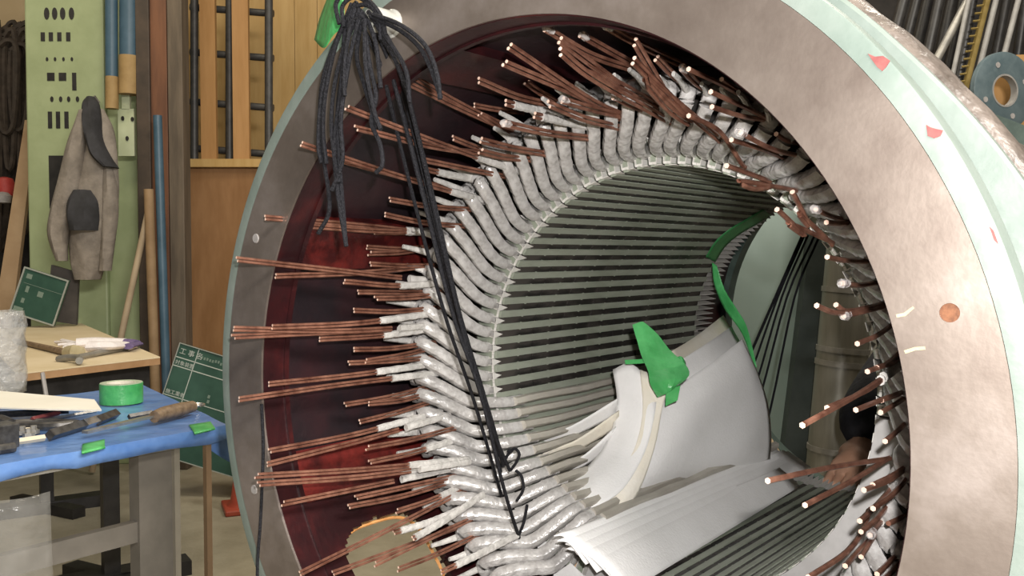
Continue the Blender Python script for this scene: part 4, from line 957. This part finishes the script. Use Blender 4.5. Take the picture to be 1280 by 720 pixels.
# ------------------------------------------------------------------ far left: cables, plank, red pouch
M_cbl = mat('dark_brown_cable', (0.030, 0.022, 0.016), (0.06, 0.045, 0.034), 20, .55)
rr_ = random.Random(5)
for i in range(26):
    x = rr_.uniform(-14, 34); y0 = rr_.uniform(28, 60); y1 = rr_.uniform(150, 310); w = rr_.uniform(5, 11); D = rr_.uniform(5.5, 5.85)
    b = MB(); b.tube(catmull([onD(x-w, y0+8, D), onD(x, y0, D), onD(x+w, y0+8, D), onD(x+w*1.1, (y0+y1)/2, D), onD(x+w*.6, y1, D), onD(x-w*.6, y1+2, D), onD(x-w*1.1, (y0+y1)/2+5, D), onD(x-w, y0+9, D)], 4), .017, 6)
    tag(b.build('cable_loop', M_cbl, None, True), 'dark hanging cable loop on the rack left of the green cabinet', 'cable', 'hanging cable loops left of the cabinet')
b = MB(); b.box(G(ad(onD(5, 200, 6.0))[0]-.3, 6.0, 1.15), (1.3, .08, 2.3), YAW); tag(b.build('cable_rack', M_black), 'black rack board behind the hanging cable loops', 'rack')
a0, a1 = onD(38, 150, 5.0), onD(4, 395, 4.9); dr = (a1-a0).normalized(); bs = a0+dr*((a0.z)/-dr.z)
b = MB(); wv = RH*.062; b.hexa([bs-wv, bs+wv, a0+wv*.5, a0-wv*.5], [p+FH*.03 for p in (bs-wv, bs+wv, a0+wv*.5, a0-wv*.5)])
tag(b.build('plank', mat('tan_plank', (0.34, 0.22, 0.12), (0.42, 0.29, 0.17), 5, .7)), 'tan plank leaning beside the green cabinet', 'plank')
c = onD(6, 234, 5.35); b = MB(); b.lathe([(.001, -.06), (.05, -.05), (.06, 0), (.045, .05), (.015, .06)], c, 'Z', 12)
o = b.build('red_pouch', mat('red_cloth', (0.35, 0.03, 0.025), (0.42, 0.05, 0.04), 20, .6), None, True); tag(o, 'small red pouch hanging among the dark cables', 'pouch')
b = MB(); b.lathe([(.001, -.035), (.045, -.03), (.05, .01), (.03, .03), (.001, .035)], onD(3, 247, 5.3), 'Z', 10); tag(b.build('white_pouch', M_plug, None, True), 'small white bag hanging under the red pouch', 'pouch')
# red cone on the floor by the stator
c = onZ(309, 636, 0); q = thing('traffic_cone', c, 'small red cone on the concrete floor behind the stator rim', 'cone')
M_cone = mat('red_plastic', (0.34, 0.055, 0.03), (0.42, 0.08, 0.045), 12, .45)
b = MB(); b.box(c+Vector((0, 0, .012)), (.20, .20, .024), YAW+.4); b.build('base', M_cone, q, False, .006)
b = MB(); b.lathe([(.085, .024), (.07, .04), (.022, .36), (.015, .37)], c, 'Z', 20); b.build('cone', M_cone, q, True)
# ------------------------------------------------------------------ person reaching in from the far end
M_skin = mat('skin', (0.46, 0.25, 0.16), (0.54, 0.31, 0.21), 40, .5, 0, .1, 120)
def figure(name, verts, edges, rad, m, parent, root, lv=2):
    me = bpy.data.meshes.new(name); off = WLOC(parent); me.from_pydata([Vector(v)-off for v in verts], edges, []); me.materials.append(m)
    o = bpy.data.objects.new(name, me); COL.objects.link(o); o.parent = parent
    md = o.modifiers.new('skin', 'SKIN'); md.use_smooth_shade = True; md.branch_smoothing = 0.3
    for i, r in enumerate(rad):
        s = me.skin_vertices[0].data[i]; s.radius = (r, r) if not isinstance(r, tuple) else r; s.use_root = (i == root)
    sd = o.modifiers.new('smooth', 'SUBSURF'); sd.levels = lv; sd.render_levels = lv
    return o
PX = thing('person', (0.33, 2.0, 0.0), 'person in black clothes behind the stator reaching a bare hand into the bore', 'person')
V = [(0.33, 2.02, 0.50), (0.30, 1.98, 0.72), (0.27, 1.93, 0.93), (0.25, 1.89, 1.08), (0.24, 1.86, 1.16), (0.23, 1.83, 1.24), (0.225, 1.815, 1.33),      # 0-6 pelvis..crown
     (0.11, 1.80, 1.03), (0.045, 1.47, 0.835), (0.004, 1.265, 0.688), (0.0, 1.215, 0.660), (-0.004, 1.175, 0.646),                                  # 7-11 right arm
     (0.40, 1.95, 1.04), (0.50, 1.88, 0.78), (0.48, 1.70, 0.62), (0.47, 1.64, 0.60), (0.465, 1.58, 0.59),                                              # 12-16 other arm
     (0.24, 1.97, 0.47), (0.20, 1.62, 0.50), (0.20, 1.75, 0.10), (0.20, 1.65, 0.035),                                                                  # 17-20 leg
     (0.42, 1.99, 0.47), (0.47, 1.62, 0.50), (0.47, 1.75, 0.10), (0.47, 1.65, 0.035)]                                                                  # 21-24 leg
Ed = [(0, 1), (1, 2), (2, 3), (3, 4), (4, 5), (5, 6), (3, 7), (7, 8), (8, 9), (9, 10), (10, 11), (3, 12), (12, 13), (13, 14), (14, 15), (15, 16),
      (0, 17), (17, 18), (18, 19), (19, 20), (0, 21), (21, 22), (22, 23), (23, 24)]
Rd = [.13, .125, .14, .10, .052, .082, .075, .055, .044, .034, .046, .042, .055, .042, .030, .036, .030, .085, .058, .042, .034, .085, .058, .042, .034]
def fingers(base, tipdir, side, down, parent_i, n0):
    global V, Ed, Rd
    for k in range(4):
        s = (k-1.5)*.019; ln = (.026, .030, .028, .022)[k]
        a = Vector(base)+side*s; b1 = a+tipdir*ln; c1 = b1+(tipdir*.4+down).normalized()*ln*.85; d1 = c1+(down-tipdir*.35).normalized()*ln*.7
        n = len(V); V += [tuple(a), tuple(b1), tuple(c1), tuple(d1)]; Ed += [(parent_i, n), (n, n+1), (n+1, n+2), (n+2, n+3)]; Rd += [.0105, .0095, .009, .0075]
    t0 = Vector(V[parent_i-1])-side*.034+down*.008; n = len(V)
    V += [tuple(t0), tuple(t0+tipdir*.03-side*.012+down*.012), tuple(t0+tipdir*.052-side*.008+down*.026)]; Ed += [(parent_i-1, n), (n, n+1), (n+1, n+2)]; Rd += [.013, .0105, .0085]
fingers((-0.004, 1.145, 0.638), Vector((-.05, -.85, -.35)).normalized(), Vector((1, -.05, 0)).normalized(), Vector((0, -.15, -1)).normalized(), 11, 0)
fingers((0.465, 1.548, 0.585), Vector((0, -.9, -.25)).normalized(), Vector((1, 0, 0)), Vector((0, -.1, -1)).normalized(), 16, 0)
n = len(V); V += [(0.215, 1.735, 1.25), (0.16, 1.845, 1.255), (0.29, 1.82, 1.255)]; Ed += [(5, n), (5, n+1), (5, n+2)]; Rd += [.014, .016, .016]   # nose, ears
figure('body', V, Ed, Rd, M_skin, PX, 0)
M_cloth = mat('black_work_cloth', (0.010, 0.010, 0.012), (0.022, 0.022, 0.026), 25, .8, 0, .6, 35)
JV = [V[i] for i in (0, 1, 2, 3)]+[V[7], (0.078, 1.63, 0.93), V[8], (0.015, 1.34, 0.757), (0.003, 1.235, 0.684), V[12], V[13], (0.485, 1.74, 0.655)]
figure('jacket', JV, [(0, 1), (1, 2), (2, 3), (3, 4), (4, 5), (5, 6), (6, 7), (7, 8), (3, 9), (9, 10), (10, 11)],
       [.155, .15, .165, .125, .11, .105, .105, .095, .080, .085, .066, .050], M_cloth, PX, 0)
figure('trousers', [V[i] for i in (0, 17, 18, 19, 21, 22, 23)], [(0, 1), (1, 2), (2, 3), (0, 4), (4, 5), (5, 6)], [.15, .105, .078, .062, .105, .078, .062], M_cloth, PX, 0)
b = MB(); c = Vector((0.228, 1.835, 1.30))
for j in range(9):
    for i in range(18):
        w = 2*PI*i/18; v = R_(-18)+R_(108)*j/8; b.v.append(c+Vector((.096*cos(v)*cos(w), .104*cos(v)*sin(w)+.012, .100*sin(v))))
for j in range(8):
    for i in range(18): b.f.append((j*18+i, j*18+(i+1) % 18, (j+1)*18+(i+1) % 18, (j+1)*18+i)); b.mi.append(0)
o = b.build('hair', M_black, PX, True)
for x in (.195, .25): 
    b = MB(); b.lathe([(.001, -.008), (.007, -.005), (.009, 0), (.007, .005), (.001, .008)], (x, 1.748, 1.275), 'Z', 10); b.build('eye', M_black, PX, True)
b = MB(); b.tube([(.203, 1.745, 1.208), (.220, 1.741, 1.206), (.238, 1.743, 1.208)], .005, 6); b.build('mouth', mat('lips', (.35, .12, .1), None, rough=.5), PX, True)
for x in (.20, .47):
    b = MB(); b.box((x, 1.68, .035), (.10, .27, .07)); b.build('shoe', M_black, PX, False, .02)
q = thing('stool', (0.33, 2.02, 0), 'low wooden box stool under the person behind the stator', 'stool')
b = MB(); b.box((.33, 2.05, .335), (.40, .32, .03)); b.build('seat', M_timber, q)
for sx in (-.17, .17):
    for sy in (-.13, .13): b = MB(); b.box((.33+sx, 2.05+sy, .16), (.04, .04, .32)); b.build('leg', M_timber, q)
